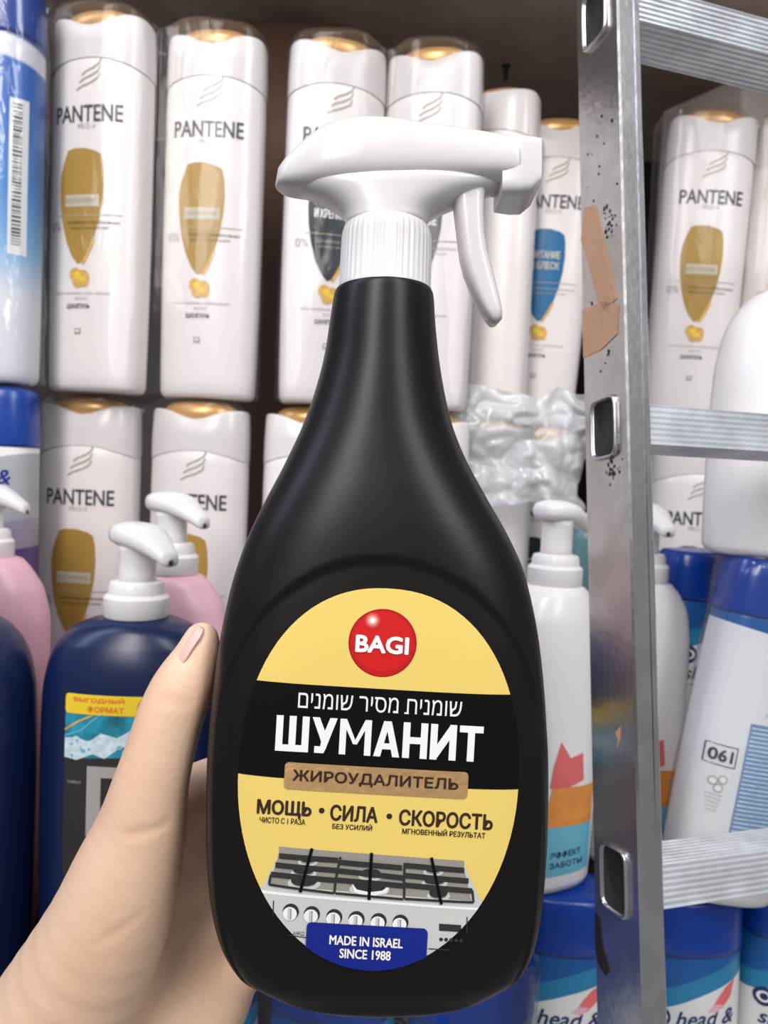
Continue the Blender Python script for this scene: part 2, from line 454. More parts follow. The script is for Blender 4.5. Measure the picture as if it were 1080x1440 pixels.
    p.rect(x(281), z(479), x(290), z(471), M['grey_text'], 2); p.rect(x(283), z(476), x(288), z(473), M['pearl'], 3)
    p.done('label', PBODY, root, .005)
    return root
protos = {k: shampoo(k) for k in ('gold', 'dark', 'blue')}
used = {k: False for k in protos}
def put_shampoo(kind, px, py, Y, tier, rz, label, group=None, ry=0):
    q = PY(px, py, Y)
    o = place(protos[kind], used[kind], (q.x, Y, tier), math.radians(rz), label, 'shampoo bottle', group, math.radians(ry))
    used[kind] = True; return o
G1 = 'shampoo bottles on the upper tier'; G2 = 'shampoo bottles on the lower tier'
put_shampoo('gold', 143, 300, .540, SH_T3, -11, 'white shampoo bottle with gold drop, left bottle of the top left wrapped pair', G1)
put_shampoo('gold', 300, 320, .556, SH_T3, -3, 'white shampoo bottle with gold drop, right bottle of the top left wrapped pair', G1)
put_shampoo('gold', 128, 700, .556, SH_MID, -3, 'white shampoo bottle with gold drop behind the white pump of the navy bottle', G2)
put_shampoo('gold', 281, 700, .558, SH_MID, -3, 'white shampoo bottle with gold drop behind the pump of the pink bottle', G2)
put_shampoo('dark', 466, 330, .560, SH_T3, 12, 'white shampoo bottle with black drop behind the left end of the spray trigger', G1)
put_shampoo('dark', 602, 330, .566, SH_T3, -12, 'white shampoo bottle with black drop directly behind the spray collar', G1)
put_shampoo('gold', 436, 700, .566, SH_MID, -3, 'white shampoo bottle on the lower tier showing left of the black bottle shoulder', G2)
put_shampoo('dark', 590, 700, .566, SH_MID, 4, 'white shampoo bottle on the lower tier behind the black bottle neck', G2)
put_shampoo('gold', 690, 330, .62, SH_T3, 155, 'white shampoo bottle set back behind the spray nozzle', G1)
put_shampoo('blue', 762, 330, .665, SH_T3, -8, 'white shampoo bottle with blue drop left of the ladder', G1, 2.5)
put_shampoo('gold', 690, 620, .62, SH_MID, 160, 'white shampoo bottle under crumpled film right of the black bottle neck', G2)
put_shampoo('dark', 757, 640, .665, SH_MID, -4, 'white shampoo bottle with black drop behind the white pump beside the ladder', G2)
put_shampoo('gold', 974, 370, .64, SH_T3, -6, 'white shampoo bottle with gold drop just right of the ladder upright', G1, 2)
put_shampoo('gold', 1096, 380, .645, SH_T3, -4, 'white shampoo bottle cut by the right edge of the picture', G1, 2)
put_shampoo('dark', 972, 660, .64, SH_MID, -2, 'white shampoo bottle with black drop in shadow under the middle rung', G2)
put_shampoo('dark', 1096, 680, .645, SH_MID, -2, 'white shampoo bottle on the lower tier behind the white bottle at the right edge', G2)

# ------------------------------------------------------------------ cartons at the back
q = PY(385, 110, .70)
bm = bmesh.new(); box(bm, -.05, .05, -.04, .04, 0, CZ + .375 - SH_MID, .002)
bm2 = link_bm('cardboard_box', bm, M['card'], smooth=False); bm2.location = (q.x + .01, .72, SH_MID)
tag(bm2, 'dark brown cardboard box in the gap between the two upper wrapped packs', 'box')
a = PY(1050, 102, .70)
bm = bmesh.new(); box(bm, 0, .16, 0, .09, 0, a.z - SH_T3, .004)
cb = link_bm('carton', bm, M['cream'], smooth=False); cb.location = (a.x, .70, SH_T3); cb.rotation_euler = (0, 0, math.radians(32))
tag(cb, 'cream carton turned at an angle behind the shampoo bottles at top right', 'box')
bm = bmesh.new(); box(bm, -.0, .17, -.0, .10, 0, SH_T3 - SH_MID, .002)
cc = link_bm('carton', bm, M['card'], smooth=False); cc.location = (a.x, .70, SH_MID); cc.rotation_euler = (0, 0, math.radians(32))
tag(cc, 'brown carton under the cream carton, in shadow behind the lower bottles', 'box')

# ------------------------------------------------------------------ shrink film around packs
def film_pack(cen, w, d, z0, z1, m, label, amp=.0006, dip=.008, seed=0, name='shrink_film', pose=None):
    """film drawn tight round the ovals centred at cen: [(x, y)], half width w, half depth d"""
    bm = bmesh.new(); N = 160; rings = []
    x0, x1 = min(c[0] for c in cen) - w, max(c[0] for c in cen) + w
    cx, hw = (x0 + x1) / 2, (x1 - x0) / 2
    cy = sum(c[1] for c in cen) / len(cen)
    fr, bk, gp = [], [], []
    K = 81; xs_ = [cx - hw * math.cos(PI * k / (K - 1)) for k in range(K)]
    for x in xs_:
        f_, b_ = None, None
        for c in cen:
            u = abs(x - c[0]) / w
            if u <= 1.0001:
                y = d * max(0, 1 - u ** 2.7) ** (1 / 2.7)
                f_ = min(c[1] - y, f_) if f_ is not None else c[1] - y; b_ = max(c[1] + y, b_) if b_ is not None else c[1] + y
        fr.append(f_ if f_ is not None else cy); bk.append(b_ if b_ is not None else cy)
        gp.append(0)
    # the film bridges the hollow between neighbours
    for arr, sg in ((fr, 1), (bk, -1)):
        for a in range(len(cen) - 1):
            l, r = sorted((cen[a], cen[a + 1]))
            lim = l[1] + (r[1] - l[1]) * .5 - sg * d * .62
            for k, x in enumerate(xs_):
                if l[0] < x < r[0]:
                    arr[k] = min(arr[k], lim) if sg > 0 else max(arr[k], lim)
    gaps = [(a[0] + b[0]) / 2 for a, b in zip(sorted(cen), sorted(cen)[1:])]
    H = z1 - z0
    lev = [(0, 1.0), (.003, 1.0)] + [(H * k / 26, 1.0) for k in range(1, 25)] + [(H - .006, 1.0), (H - .0025, .975), (H - .0006, .90), (H, .75), (H + .0005, .5), (H + .0005, .2), (H + .0005, .03)]
    peri = [(x, y, 0) for x, y in zip(xs_, fr)] + [(x, y, 1) for x, y in list(zip(xs_, bk))[::-1][1:-1]]
    for dz, sc_ in lev:
        r = []
        for x, y, side_ in peri:
            # shrink each point towards the nearest pack axis
            X_, Y_ = cx + (x - cx) * sc_, cy + (y - cy) * sc_
            g = sum(math.exp(-((X_ - gx) / .012) ** 2) for gx in gaps)
            tz = max(0, (dz - H * .82) / (H * .18)); z = dz - dip * min(1, g) * tz ** 2
            e = max(0, abs(X_ - cx) / hw - .78) / .22; z -= .006 * e ** 2 * tz ** 2
            nv = noise.noise_vector(Vector((X_ * 45 + seed, Y_ * 45, dz * 30 + seed * 3))); a_ = amp * (1 + 1.4 * tz)
            r.append((X_ + nv.x * a_, Y_ + nv.y * a_, z0 + z + nv.z * a_ * (1 if dz > .01 else 0)))
        rings.append(r)
    loft(bm, rings, cap0=False)
    o = link_bm(name, bm, m)
    if pose: o.location = pose[0]; o.rotation_euler = (0, pose[2], pose[1])
    return tag(o, label, 'plastic film', 'clear shrink film around the packs')
def X(px, py, Y): return PY(px, py, Y).x
def C_(px, py, Y): return (X(px, py, Y), Y)
film_pack([C_(143, 300, .540), C_(300, 320, .556)], .0356, .0220, SH_T3 + .001, SH_T3 + .2512, M['film'], 'clear film around the top left pair of white shampoo bottles', seed=1)
film_pack([C_(128, 700, .556), C_(281, 700, .558)], .0350, .0213, SH_MID + .0005, SH_T3 - .0006, M['film'], 'clear film around the lower left pair of white shampoo bottles', seed=5, dip=.005)
film_pack([C_(466, 330, .560), C_(602, 330, .566)], .0356, .0222, SH_T3 + .001, SH_T3 + .2512, M['film'], 'clear film around the pair of shampoo bottles behind the spray head', seed=9)
film_pack([C_(974, 370, .640), C_(1096, 380, .645)], .0356, .0215, SH_T3 + .001, SH_T3 + .2512, M['film'], 'clear film around the upper shampoo bottles right of the ladder', seed=13)

# crumpled film bunched over the lower tier
def crumple(name, c, w, h, label, seed, m, amp=.010, tilt=0):
    bm = bmesh.new(); n = 64; g = []
    for j in range(n + 1):
        row = []
        for i in range(n + 1):
            u, v = i / n - .5, j / n - .5
            p3 = Vector((u * 4 + seed, v * 4, seed * .7))
            f = noise.noise(p3 * .8) * 1.0 + abs(noise.noise(p3 * 1.3)) * 1.1 + abs(noise.noise(p3 * 2.6)) * .25
            ex = 1 + .18 * noise.noise(Vector((v * 5 + seed, seed, 0))); ez = 1 + .22 * noise.noise(Vector((u * 5, seed, 3)))
            row.append(bm.verts.new((c.x + u * w * ex, c.y - f * amp - .006 * math.cos(u * PI), c.z + v * h * ez + .2 * tilt * u)))
        g.append(row)
    for j in range(n):
        for i in range(n): bm.faces.new((g[j][i], g[j][i + 1], g[j + 1][i + 1], g[j + 1][i]))
    o = link_bm(name, bm, m, smooth=True, normals=False)
    md = o.modifiers.new('thickness', 'SOLIDIFY'); md.thickness = .0003
    return tag(o, label, 'plastic film')
crumple('crumpled_film', PY(728, 632, .575), .098, .088, 'crumpled loose plastic film bunched above the white pump, left of the ladder', 3.3, M['film_heavy'], .012)

# ------------------------------------------------------------------ pumps
def shell(bm, st, N=28, n=2.6):
    """loft along x: stations (x, z centre, half height, half width)"""
    rings = []
    for x, zc, hh, hw in st:
        rings.append([(x, a, zc + b) for a, b in sect(hw, hh, n, N)])
    loft(bm, rings)
def add_pump(root, z, k=1.0, yaw=0, m=None, tall=1.0):
    """collar, stem and a spout head; z is the top of the bottle neck"""
    m = m or M['pump_white']
    bm = bmesh.new()
    lathe(bm, [(.0165*k, 0), (.0172*k, .001*k), (.0172*k, .0105*k), (.0160*k, .0118*k), (.0150*k, .0125*k), (.0148*k, .0165*k), (.0138*k, .0185*k), (.0095*k, .0195*k), (.0092*k, .0200*k)], 48)
    c = link_bm('pump_collar', bm, m, root); c.location.z = z; sharp(c, 40)
    bm = bmesh.new(); zz = .019 * k
    lathe(bm, [(.0100*k, zz - .0004), (.0098*k, zz + .004*k*tall), (.0098*k, zz + .016*k*tall), (.0106*k, zz + .019*k*tall)], 36)
    st = link_bm('pump_stem', bm, m, root); st.location.z = z
    h = zz + .0185 * k * tall
    bm = bmesh.new()
    shell(bm, [(-.0150*k, h + .0062*k, .0012*k, .003*k), (-.0145*k, h + .006*k, .0036*k, .0068*k), (-.0125*k, h + .006*k, .0056*k, .0100*k), (-.006*k, h + .0062*k, .0068*k, .0126*k), (.002*k, h + .0058*k, .0070*k, .0130*k), (.009*k, h + .0046*k, .0068*k, .0120*k), (.015*k, h + .0022*k, .0060*k, .0098*k), (.021*k, h - .0012*k, .0050*k, .0074*k), (.026*k, h - .0042*k, .0040*k, .0058*k), (.0270*k, h - .0050*k, .0034*k, .0050*k)])
    hd = link_bm('pump_head', bm, m, root); hd.location.z = z; hd.rotation_euler.z = yaw
    bm = bmesh.new(); lathe(bm, [(.0015*k, 0), (.0015*k, .0003)], 16)
    nz = link_bm('nozzle_hole', bm, M['steel_dark'], hd)
    nz.matrix_parent_inverse = Matrix(); nz.location = (.0269*k, 0, h - .0062*k); nz.rotation_euler = (0, PI/2 , 0)
    return c

# navy pump bottles
NB0 = Body([(0, .036, .022, 2.6), (.0012, .039, .025, 2.6), (.005, .0415, .0275, 2.6), (.03, .0438, .0295, 2.6), (.09, .0452, .0305, 2.6), (.116, .0450, .0305, 2.5), (.132, .0430, .0290, 2.4), (.143, .0385, .0262, 2.3), (.1505, .0310, .0225, 2.15), (.1542, .0225, .0190, 2.05), (.1560, .0160, .0155, 2)])
def raised(b, e):
    return Body([t if i < 4 else (t[0] + e,) + t[1:] for i, t in enumerate(b.tab)])
def navy_bottle(yaw, e=EXT):
    root = empty('pump_bottle'); NB = raised(NB0, e)
    bm = bmesh.new(); NB.mesh(bm, 72, .004); link_bm('body', bm, M['navy'], root)
    add_pump(root, .1560 + e, .97, yaw)
    p = Print(lambda u, v: (u, v + e)); w = .0245
    p.rect(-w, .030, w, .1220, M['steel_dark'], 1, .003)
    p.poly([(-w, .090), (w, .093), (w, .1130), (-w, .1130)], M['teal'], 2)
    rr = random.Random(4)
    pts = [(-w, .0905), (-.018, .0895), (-.010, .093), (-.004, .091), (.003, .0965), (.012, .099), (w, .1055), (w, .1095), (.010, .1065), (.002, .1015), (-.006, .1035), (-.012, .0990), (-.018, .1008), (-w, .1000)]
    p.poly(pts, M['splash'], 3)
    for k in range(34):
        u = rr.uniform(-w * .93, w * .93); v = .0985 + .28 * (u + .004) + rr.gauss(0, .004)
        v = min(.1115, max(.0905, v)); p.poly(disc(u, v, rr.uniform(.0004, .0016), rr.uniform(.0004, .0013), 10), M['splash'] if k % 3 else M['sky'], 4)
    p.line([(-w, .104), (-.018, .1085), (-.010, .1125)], .0009, M['gold_pill'], 4); p.line([(-w, .101), (-.016, .1045), (-.007, .1125)], .0007, M['sky'], 4)
    p.rect(-w, .1125, w, .1222, M['label_yellow'], 5, .0018)
    p.text('ВЫГОДНЫЙ', -.0075, .1197, .0255, .0031, M['label_orange'], 6, bold=.03); p.text('ФОРМАТ', -.0040, .1152, .0180, .0031, M['label_orange'], 6, bold=.03)
    p.poly(disc(.0155, .1172, .0042), M['label_orange'], 6); p.poly(disc(.0155, .1172, .0036), M['label_yellow'], 7)
    p.rect(-.0125, .052, .0175, .0870, M['grey_text'], 3); p.rect(-.0055, .058, .0100, .0815, M['steel_dark'], 4)
    p.text('2688269', -.0190, .0785, .007, .0016, M['grey_text'], 4, res=1)
    p.done('label', NB, root, .004)
    return root
def put(o, px, py, Y, tier, label, cat, group=None, rz=0, ry=0):
    q = PY(px, py, Y); o.location = (q.x, Y, tier); o.rotation_euler = (0, math.radians(ry), math.radians(rz)); return tag(o, label, cat, group)
put(navy_bottle(-.62), 188, 1000, .405, SH_NEAR - EXT, 'navy blue pump bottle with yellow strip label beside the thumb', 'pump bottle', 'navy pump bottles')
put(navy_bottle(-.2), -72, 1000, .395, SH_NEAR - EXT, 'navy blue pump bottle cut off by the left edge of the picture', 'pump bottle', 'navy pump bottles', rz=-20)
put(navy_bottle(2.4, 0), 643, 1000, .405, SH_NEAR, 'navy blue pump bottle almost hidden behind the right side of the black bottle', 'pump bottle', 'navy pump bottles', rz=-10)

# pink pump bottles
KB0 = Body([(0, .026, .016, 2.4), (.0015, .029, .018, 2.4), (.006, .031, .0195, 2.4), (.05, .0335, .0215, 2.4), (.105, .0365, .0222, 2.3), (.132, .0362, .0220, 2.3), (.152, .0325, .0205, 2.2), (.163, .0260, .0185, 2.1), (.170, .0200, .0165, 2), (.1715, .0150, .0145, 2)])
def pink_bottle(yaw, k=.95):
    root = empty('pump_bottle'); KB = raised(KB0, EXT)
    bm = bmesh.new(); KB.mesh(bm, 64, .005); link_bm('body', bm, M['pink'], root)
    add_pump(root, .1715 + EXT, k, yaw); return root
put(pink_bottle(-.5), 236, 900, .46, SH_NEAR - EXT, 'pink pump bottle with white pump behind the navy bottle by the thumb', 'pump bottle', 'pink pump bottles')
put(pink_bottle(.0, .85), -20, 900, .455, SH_NEAR - EXT + .006, 'pink pump bottle with white spout at the left edge, between navy bottles', 'pump bottle', 'pink pump bottles')

# white pump bottles
WB = Body([(0, .024, .018, 2.6), (.0015, .0275, .021, 2.6), (.006, .029, .0225, 2.6), (.08, .0305, .0235, 2.5), (.135, .0310, .0235, 2.4), (.156, .0290, .0225, 2.3), (.168, .0235, .0195, 2.15), (.174, .0185, .0170, 2), (.1755, .0150, .0148, 2)])
def white_bottle(yaw, lab=0.0, labelled=True):
    root = empty('pump_bottle')
    bm = bmesh.new(); WB.mesh(bm, 64, .005); link_bm('body', bm, M['white'], root)
    add_pump(root, .1755, .92, yaw, M['white'], 1.15)
    p = Print(); c = lab
    p.poly([(c - .020, .012), (c + .020, .012), (c + .020, .040), (c - .016, .042)], M['sky'], 1)
    p.poly([(c - .0165, .0415), (c + .020, .0395), (c + .020, .062), (c - .012, .064)], M['orange'], 2)
    p.poly([(c - .0135, .064), (c - .002, .063), (c + .010, .066), (c + .008, .082), (c - .001, .080), (c - .008, .090), (c - .012, .076)], M['coral'], 3)
    p.text('ЭФФЕКТ', c, .0245, .022, .0040, M['hs_text'], 3, bold=.02); p.text('ЗАБОТЫ', c + .001, .0185, .024, .0034, M['hs_text'], 3, bold=.02)
    p.done('label', WB, root, .005); return root
put(white_bottle(.1), 764, 1100, .455, SH_NEAR, 'white pump bottle with orange and blue label left of the ladder', 'pump bottle', 'white pump bottles', rz=27)
put(white_bottle(-1.5), 885, 1100, .488, SH_NEAR, 'white pump bottle standing behind the ladder upright', 'pump bottle', 'white pump bottles', rz=10)
# small teal bottle with a white cap behind the ladder
TB = Body([(0, .012, .012, 2.2), (.002, .014, .0135, 2.2), (.12, .014, .0135, 2.2), (.165, .013, .0125, 2.1), (.172, .0095, .0095, 2)])
root = empty('teal_bottle'); bm = bmesh.new(); TB.mesh(bm, 32, .02); link_bm('body', bm, mat('grey_teal_plastic', (.12, .25, .27), .3), root)
bm = bmesh.new(); lathe(bm, [(.0125, .171), (.013, .172), (.013, .1795), (.0122, .181)], 32); link_bm('cap', bm, M['white'], root)
put(root, 826, 760, .575, SH_MID, 'small grey teal bottle with white cap beside the ladder edge', 'bottle')

# big rounded white bottle on the blue caps at right
BB = Body([(0, .040, .026, 2.6), (.0015, .043, .029, 2.6), (.005, .0445, .0305, 2.6), (.06, .0452, .0315, 2.5), (.100, .0445, .0305, 2.4), (.124, .0412, .0285, 2.3), (.139, .0345, .0255, 2.1), (.1475, .0255, .021, 2), (.1520, .0158, .0158, 2)])

# ------------------------------------------------------------------ blue capped shampoo bottles (dark blue caps, white bodies)
HB = Body([(0, .027, .0165, 3), (.0015, .030, .0185, 3), (.005, .0315, .0200, 2.8), (.07, .0325, .0215, 2.6), (.13, .0320, .0212, 2.6), (.160, .0312, .0206, 2.5), (.163, .0308, .0203, 2.5)])
white_c, pale_c, blue_c, dblue_c = (.78, .79, .78), (.30, .52, .66), (.008, .10, .34), (.006, .035, .26)
M['hs_body'] = zones('white_and_blue_bottle_print', [(0, white_c), (.139, (.02, .22, .42)), (.150, blue_c)], slope=-.35, span=.2)
M['hs_plain'] = zones('white_blue_top_print', [(0, white_c), (.152, blue_c)], slope=.12, span=.2)
def blue_cap_bottle(back=False):
    root = empty('shampoo_bottle')
    bm = bmesh.new(); HB.mesh(bm, 56, .008); link_bm('body', bm, M['hs_plain'] if back else M['hs_body'], root)
    bm = bmesh.new()
    loft(bm, [[(x, y, z) for x, y in sect(w, d, 2.5, 56)] for z, w, d in ((.1615, .0318, .0212), (.164, .0320, .0214), (.183, .0312, .0208), (.1905, .0300, .0198), (.1928, .0280, .018), (.1930, .020, .012))])
    link_bm('cap', bm, M['hs_blue'], root)
    p = Print()
    if not back:
        p.poly(disc(-.0225, .1265, .0052, .0058), M['hs_text'], 1); p.poly(disc(-.0225, .1265, .0036, .0034), M['white_ink'], 2); p.poly(disc(-.0225, .1265, .0021, .0021), M['hs_text'], 3)
        p.text('head &', .0045, .1260, .036, .0092, M['hs_text'], 1, slant=.25, bold=.015)
        p.text('shoulders', -.001, .1145, .046, .0088, M['hs_text'], 1, slant=.25, bold=.015)
        p.rect(-.021, .1065, .018, .1072, M['hs_text'], 1)
        p.poly([(.006, .130), (.013, .131), (.019, .137), (.0215, .147), (.015, .143), (.010, .137)], M['coral'], 1)
        p.poly([(.004, .130), (.010, .129), (.014, .133), (.009, .134)], M['pink'], 2)
    else:
        p.text('061', -.0225, .0835, .0115, .0068, M['ink'], 3, bold=.02)
        p.line([(-.0295, .078), (-.0150, .078), (-.0150, .089), (-.0295, .089), (-.0295, .078)], .0005, M['ink'], 2)
        for a, b in ((-.024, .069), (-.0195, .0705), (-.021, .0655)):
            p.poly(disc(a, b, .0024, n=18), M['grey_text'], 2); p.poly(disc(a, b, .0017, n=18), M['white_ink'], 3)
        for k in range(5): p.text('состав вода', -.0225, .0615 - k * .0022, .0085 - .0008 * k, .0012, M['grey_text'], 2, res=1)
        p.text('2 в 1 шампунь', .004, .1095, .016, .0022, M['ink'], 2, res=1)
        p.rect(-.0110, .042, .0235, .104, M['blue_label'], 1)
        for k in range(25): p.rect(-.0100, .0437 + k * .0024, .0225 - random.random() * .004, .0445 + k * .0024, M['splash'], 2)
        p.rect(-.0110, .0215, .0120, .0405, M['white_ink'], 1)
        xx = -.0100
        while xx < .011:
            w = random.choice((.0004, .0007, .001)); p.rect(xx, .0245, xx + w, .0385, M['blue_code'], 2); xx += w + random.choice((.0004, .0006))
        p.rect(.0145, .0215, .0150, .0390, M['blue_code'], 2); p.rect(.0165, .0215, .0180, .0390, M['blue_code'], 2)
    p.done('label', HB, root, .005)
    return root
hp, hback = blue_cap_bottle(), blue_cap_bottle(True)
GL = 'blue capped bottles on the bottom tier'
first = True
for x_, Y, rz, ry, lb in ((-.085, .385, 4, 0, 'blue capped bottle under film below the bottom left of the black bottle'),
                      (-.015, .385, -4, 0, 'blue capped bottle under film directly below the base of the black bottle'),
                      (.055, .385, 3, 0, 'blue capped bottle under film below the bottom right of the black bottle'),
                      (.040, .4335, 6, 0, 'blue capped bottle in the second row behind the black bottle base'),
                      (.115, .447, -4, 0, 'blue capped white bottle at the bottom left of the ladder upright'),
                      (.190, .452, 8, 0, 'blue capped white bottle with pink petal right of the ladder at bottom'),
                      (.262, .470, 0, 0, 'blue capped white bottle in the bottom right corner')):
    place(hp, not first, (x_, Y, SH_LOW), math.radians(rz), lb, 'shampoo bottle', GL, 0); first = False
BCX = X(1003, 1230, .440)
place(hback, False, (BCX, .440, SH_NEAR + .004), math.radians(6), 'white bottle showing its back label and barcode, right of the ladder', 'shampoo bottle', 'blue capped bottles beside the ladder', math.radians(8))
hb2 = place(hp, True, (X(974, 1000, .5285), .5285, SH_NEAR), math.radians(20), 'white blue capped bottle half hidden between the ladder and the barcode bottle', 'shampoo bottle', 'blue capped bottles beside the ladder')
film_pack([(-.085, .385), (-.015, .385), (.055, .385)], .0335, .0225, SH_LOW + .001, SH_LOW + .1938, M['film_blue'], 'glossy clear film around the blue capped bottles below the black bottle', amp=.0016, dip=.004, seed=21)
film_pack([(0, 0)], .0335, .0228, .012, .1945, M['film_blue'], 'glossy clear film stretched over the barcode bottle right of the ladder', amp=.0010, dip=0, seed=25, pose=(Vector((BCX, .440, SH_NEAR + .004)), math.radians(6), math.radians(8)))
root = empty('pump_bottle'); bm = bmesh.new(); BB.mesh(bm, 72, .004); link_bm('body', bm, M['white'], root)
add_pump(root, .152, .92, .1, M['white'], 1.1)
p = Print(); c = -.0035
p.poly([(c - .016, .018), (c + .022, .018), (c + .022, .046), (c - .013, .046)], M['sky'], 1)
p.poly([(c - .013, .046), (c + .022, .046), (c + .022, .060), (c - .010, .062)], M['orange'], 2)
p.poly([(c - .010, .060), (c + .012, .062), (c + .004, .084), (c - .005, .078)], M['coral'], 3)
p.text('ШАМПУНЬ', c + .002, .0235, .026, .0036, M['hs_text'], 3, bold=.02)
p.done('label', BB, root, .005)
put(root, 1114, 600, .452, SH_NEAR + .1985, 'large rounded white bottle standing on blue caps at the right edge', 'pump bottle')

# tall blue and grey bottles at the left edge
LB = Body([(0, .030, .0165, 3.2), (.0015, .0325, .0185, 3.2), (.005, .0340, .0198, 3), (.12, .0350, .0205, 2.8), (.21, .0345, .0202, 2.8), (.212, .0338, .0198, 2.8)])
M['lb_up'] = zones('blue_fading_bottle_print', [(0, (.80, .80, .82)), (.055, (.78, .80, .83)), (.085, (.22, .48, .76)), (.12, (.05, .25, .62)), (.175, (.02, .13, .48)), (.196, (.02, .13, .48)), (.1975, (.76, .74, .78)), (.209, (.76, .74, .78)), (.211, (.015, .06, .25))], slope=-.10, curve=6, span=.26, const=False)
M['lb_low'] = zones('grey_and_blue_bottle_print', [(0, (.10, .06, .22)), (.140, (.33, .30, .40)), (.158, (.40, .41, .44)), (.200, (.80, .79, .79)), (.212, (.01, .12, .40))], slope=-.20, span=.26)
def tall_blue(m, low):
    root = empty('shampoo_bottle')
    bm = bmesh.new(); LB.mesh(bm, 56, .01); link_bm('body', bm, m, root)
    bm = bmesh.new()
    loft(bm, [[(x, y, z) for x, y in sect(w, d, 2.8, 56)] for z, w, d in ((.2105, .0350, .0206), (.213, .0352, .0208), (.240, .0340, .0200), (.2455, .0330, .019), (.2475, .031, .017), (.2476, .02, .011))])
    link_bm('cap', bm, mat('deep_blue_plastic', (.008, .05, .30), .28), root)
    p = Print()
    if low:
        p.text('head &', .010, .1915, .034, .0095, M['blue_ink'], 1, slant=.2, bold=.012); p.text('shoulders', .004, .1795, .046, .0090, M['blue_ink'], 1, slant=.2, bold=.012)
        p.rect(-.01, .172, .024, .1728, M['hs_text'], 1)
        p.text('MEN', .003, .148, .043, .017, M['blue_ink'], 2, bold=.03); p.text('ULTRA', .013, .1345, .030, .0085, M['splash'], 2, bold=.02, slant=.2)
    else:
        p.rect(.0235, .078, .0325, .172, M['white_ink'], 1)
        zz = .084
        while zz < .168:
            h = random.choice((.0006, .001, .0015)); p.rect(.0255, zz, .0300, zz + h, M['steel_dark'], 2); zz += h + random.choice((.0007, .0011))
    p.done('label', LB, root, .005); return root
put(tall_blue(M['lb_up'], False), -22, 300, .505, SH_T3, 'tall bottle fading from blue to white with barcode sticker, top left edge', 'shampoo bottle')
put(tall_blue(M['lb_low'], True), -26, 700, .505, SH_MID, 'grey and purple bottle with blue cap at the left edge above the pink bottle', 'shampoo bottle')
film_pack([C_(-22, 300, .505)], .0375, .0235, SH_T3 + .001, SH_T3 + .2500, M['film_blue'], 'wrinkled glossy film over the tall blue bottle at the top left edge', amp=.0024, dip=0, seed=31)

# ------------------------------------------------------------------ the stepladder
lad = empty('stepladder')
th = math.radians(18); lean = math.radians(8)
W_ = Vector((math.cos(th), math.sin(th), 0)); V0 = Vector((-math.sin(th), math.cos(th), 0)); Zv = Vector((0, 0, 1))
Uv = Zv * math.cos(lean) + V0 * math.sin(lean); Vv = V0 * math.cos(lean) - Zv * math.sin(lean)
LK = .88; O_ = PY(883, 592, .33)
A = Matrix(((W_.x, Vv.x, Uv.x, O_.x), (W_.y, Vv.y, Uv.y, O_.y), (W_.z, Vv.z, Uv.z, O_.z), (0, 0, 0, 1)))
A = A @ Matrix.Scale(LK, 4); lad.matrix_world = A
tag(lad, 'scuffed aluminium stepladder with ribbed rungs standing in front of the shelf', 'ladder')
lowU = -(O_.z - .002) / Uv.z / LK
SW, SD = .0135, .0375            # stile: front width, depth
RU = [-.197, 0.0, .197]
RSP = .218
sock_z = [k * RSP for k in range(-6, 4)]
def stile(w0, out):
    bm = bmesh.new()
    prof = [(0, .0010), (.0010, 0), (.0036, 0), (.0040, .0006), (SW - .0040, .0006), (SW - .0036, 0), (SW - .001, 0), (SW, .001), (SW, SD - .001), (SW - .001, SD), (.001, SD), (0, SD - .001)]
    rings = [[(w0 + a, b, u) for a, b in prof] for u in (lowU, .62)]
    loft(bm, rings)
    return sharp(link_bm('stile', bm, M['alu'], lad), 30)
stile(0, -1); stile(.33, 1)
def socket(u, w):
    """square rung end let into the outer face: flared rim around a plate painted dark for the shaded hollow"""
    bm = bmesh.new(); n = 28
    def sq(hv, hu, ww): return [(ww, SD / 2 + a, u + b) for a, b in sect(hv, hu, 6, n)]
    loft(bm, [sq(.0110, .0158, w - .0001), sq(.0109, .0157, w - .0014), (sq(.0104, .0152, w - .0022)), sq(.0097, .0145, w - .0020), sq(.0094, .0142, w - .0014), sq(.0093, .0141, w - .0003)], cap0=False, cap1=True)
    o = link_bm('rung_socket', bm, M['alu'], lad)
    o.data.materials.append(M['scuff_and_shade'])  # flat end cap coloured black for the shade inside the rung
    for pl in o.data.polygons:
        if len(pl.vertices) > 4: pl.material_index = 1
    return o
def rung(u):
    bm = bmesh.new(); pr = []
    v0, v1, h = .0035, .0325, .0098
    pr.append((v0, u - h))
    k = 7
    for i in range(k):           # ribbed front
        za = u - h + 2 * h * (i + .12) / k; zb = u - h + 2 * h * (i + .38) / k; zc = u - h + 2 * h * (i + .62) / k; zd = u - h + 2 * h * (i + .88) / k
        pr += [(v0, za), (v0 + .0009, zb), (v0 + .0009, zc), (v0, zd)]
    pr.append((v0, u + h))
    for i in range(8):           # ribbed tread
        s = (v1 - v0) / 8; va = v0 + s * i
        pr += [(va + s * .2, u + h), (va + s * .4, u + h - .0008), (va + s * .6, u + h - .0008), (va + s * .8, u + h)]
    pr += [(v1, u + h), (v1, u - h)]
    for i in range(8):           # ribbed underside
        s = (v1 - v0) / 8; va = v1 - s * i
        pr += [(va - s * .2, u - h), (va - s * .4, u - h + .0008), (va - s * .6, u - h + .0008), (va - s * .8, u - h)]
    loft(bm, [[(w, a, b) for a, b in pr] for w in (SW - .0005, .3305)])
    return sharp(link_bm('rung', bm, M['alu_dull'], lad), 25)
for u in sock_z:
    if lowU + .03 < u < .6: rung(u); socket(u, 0)
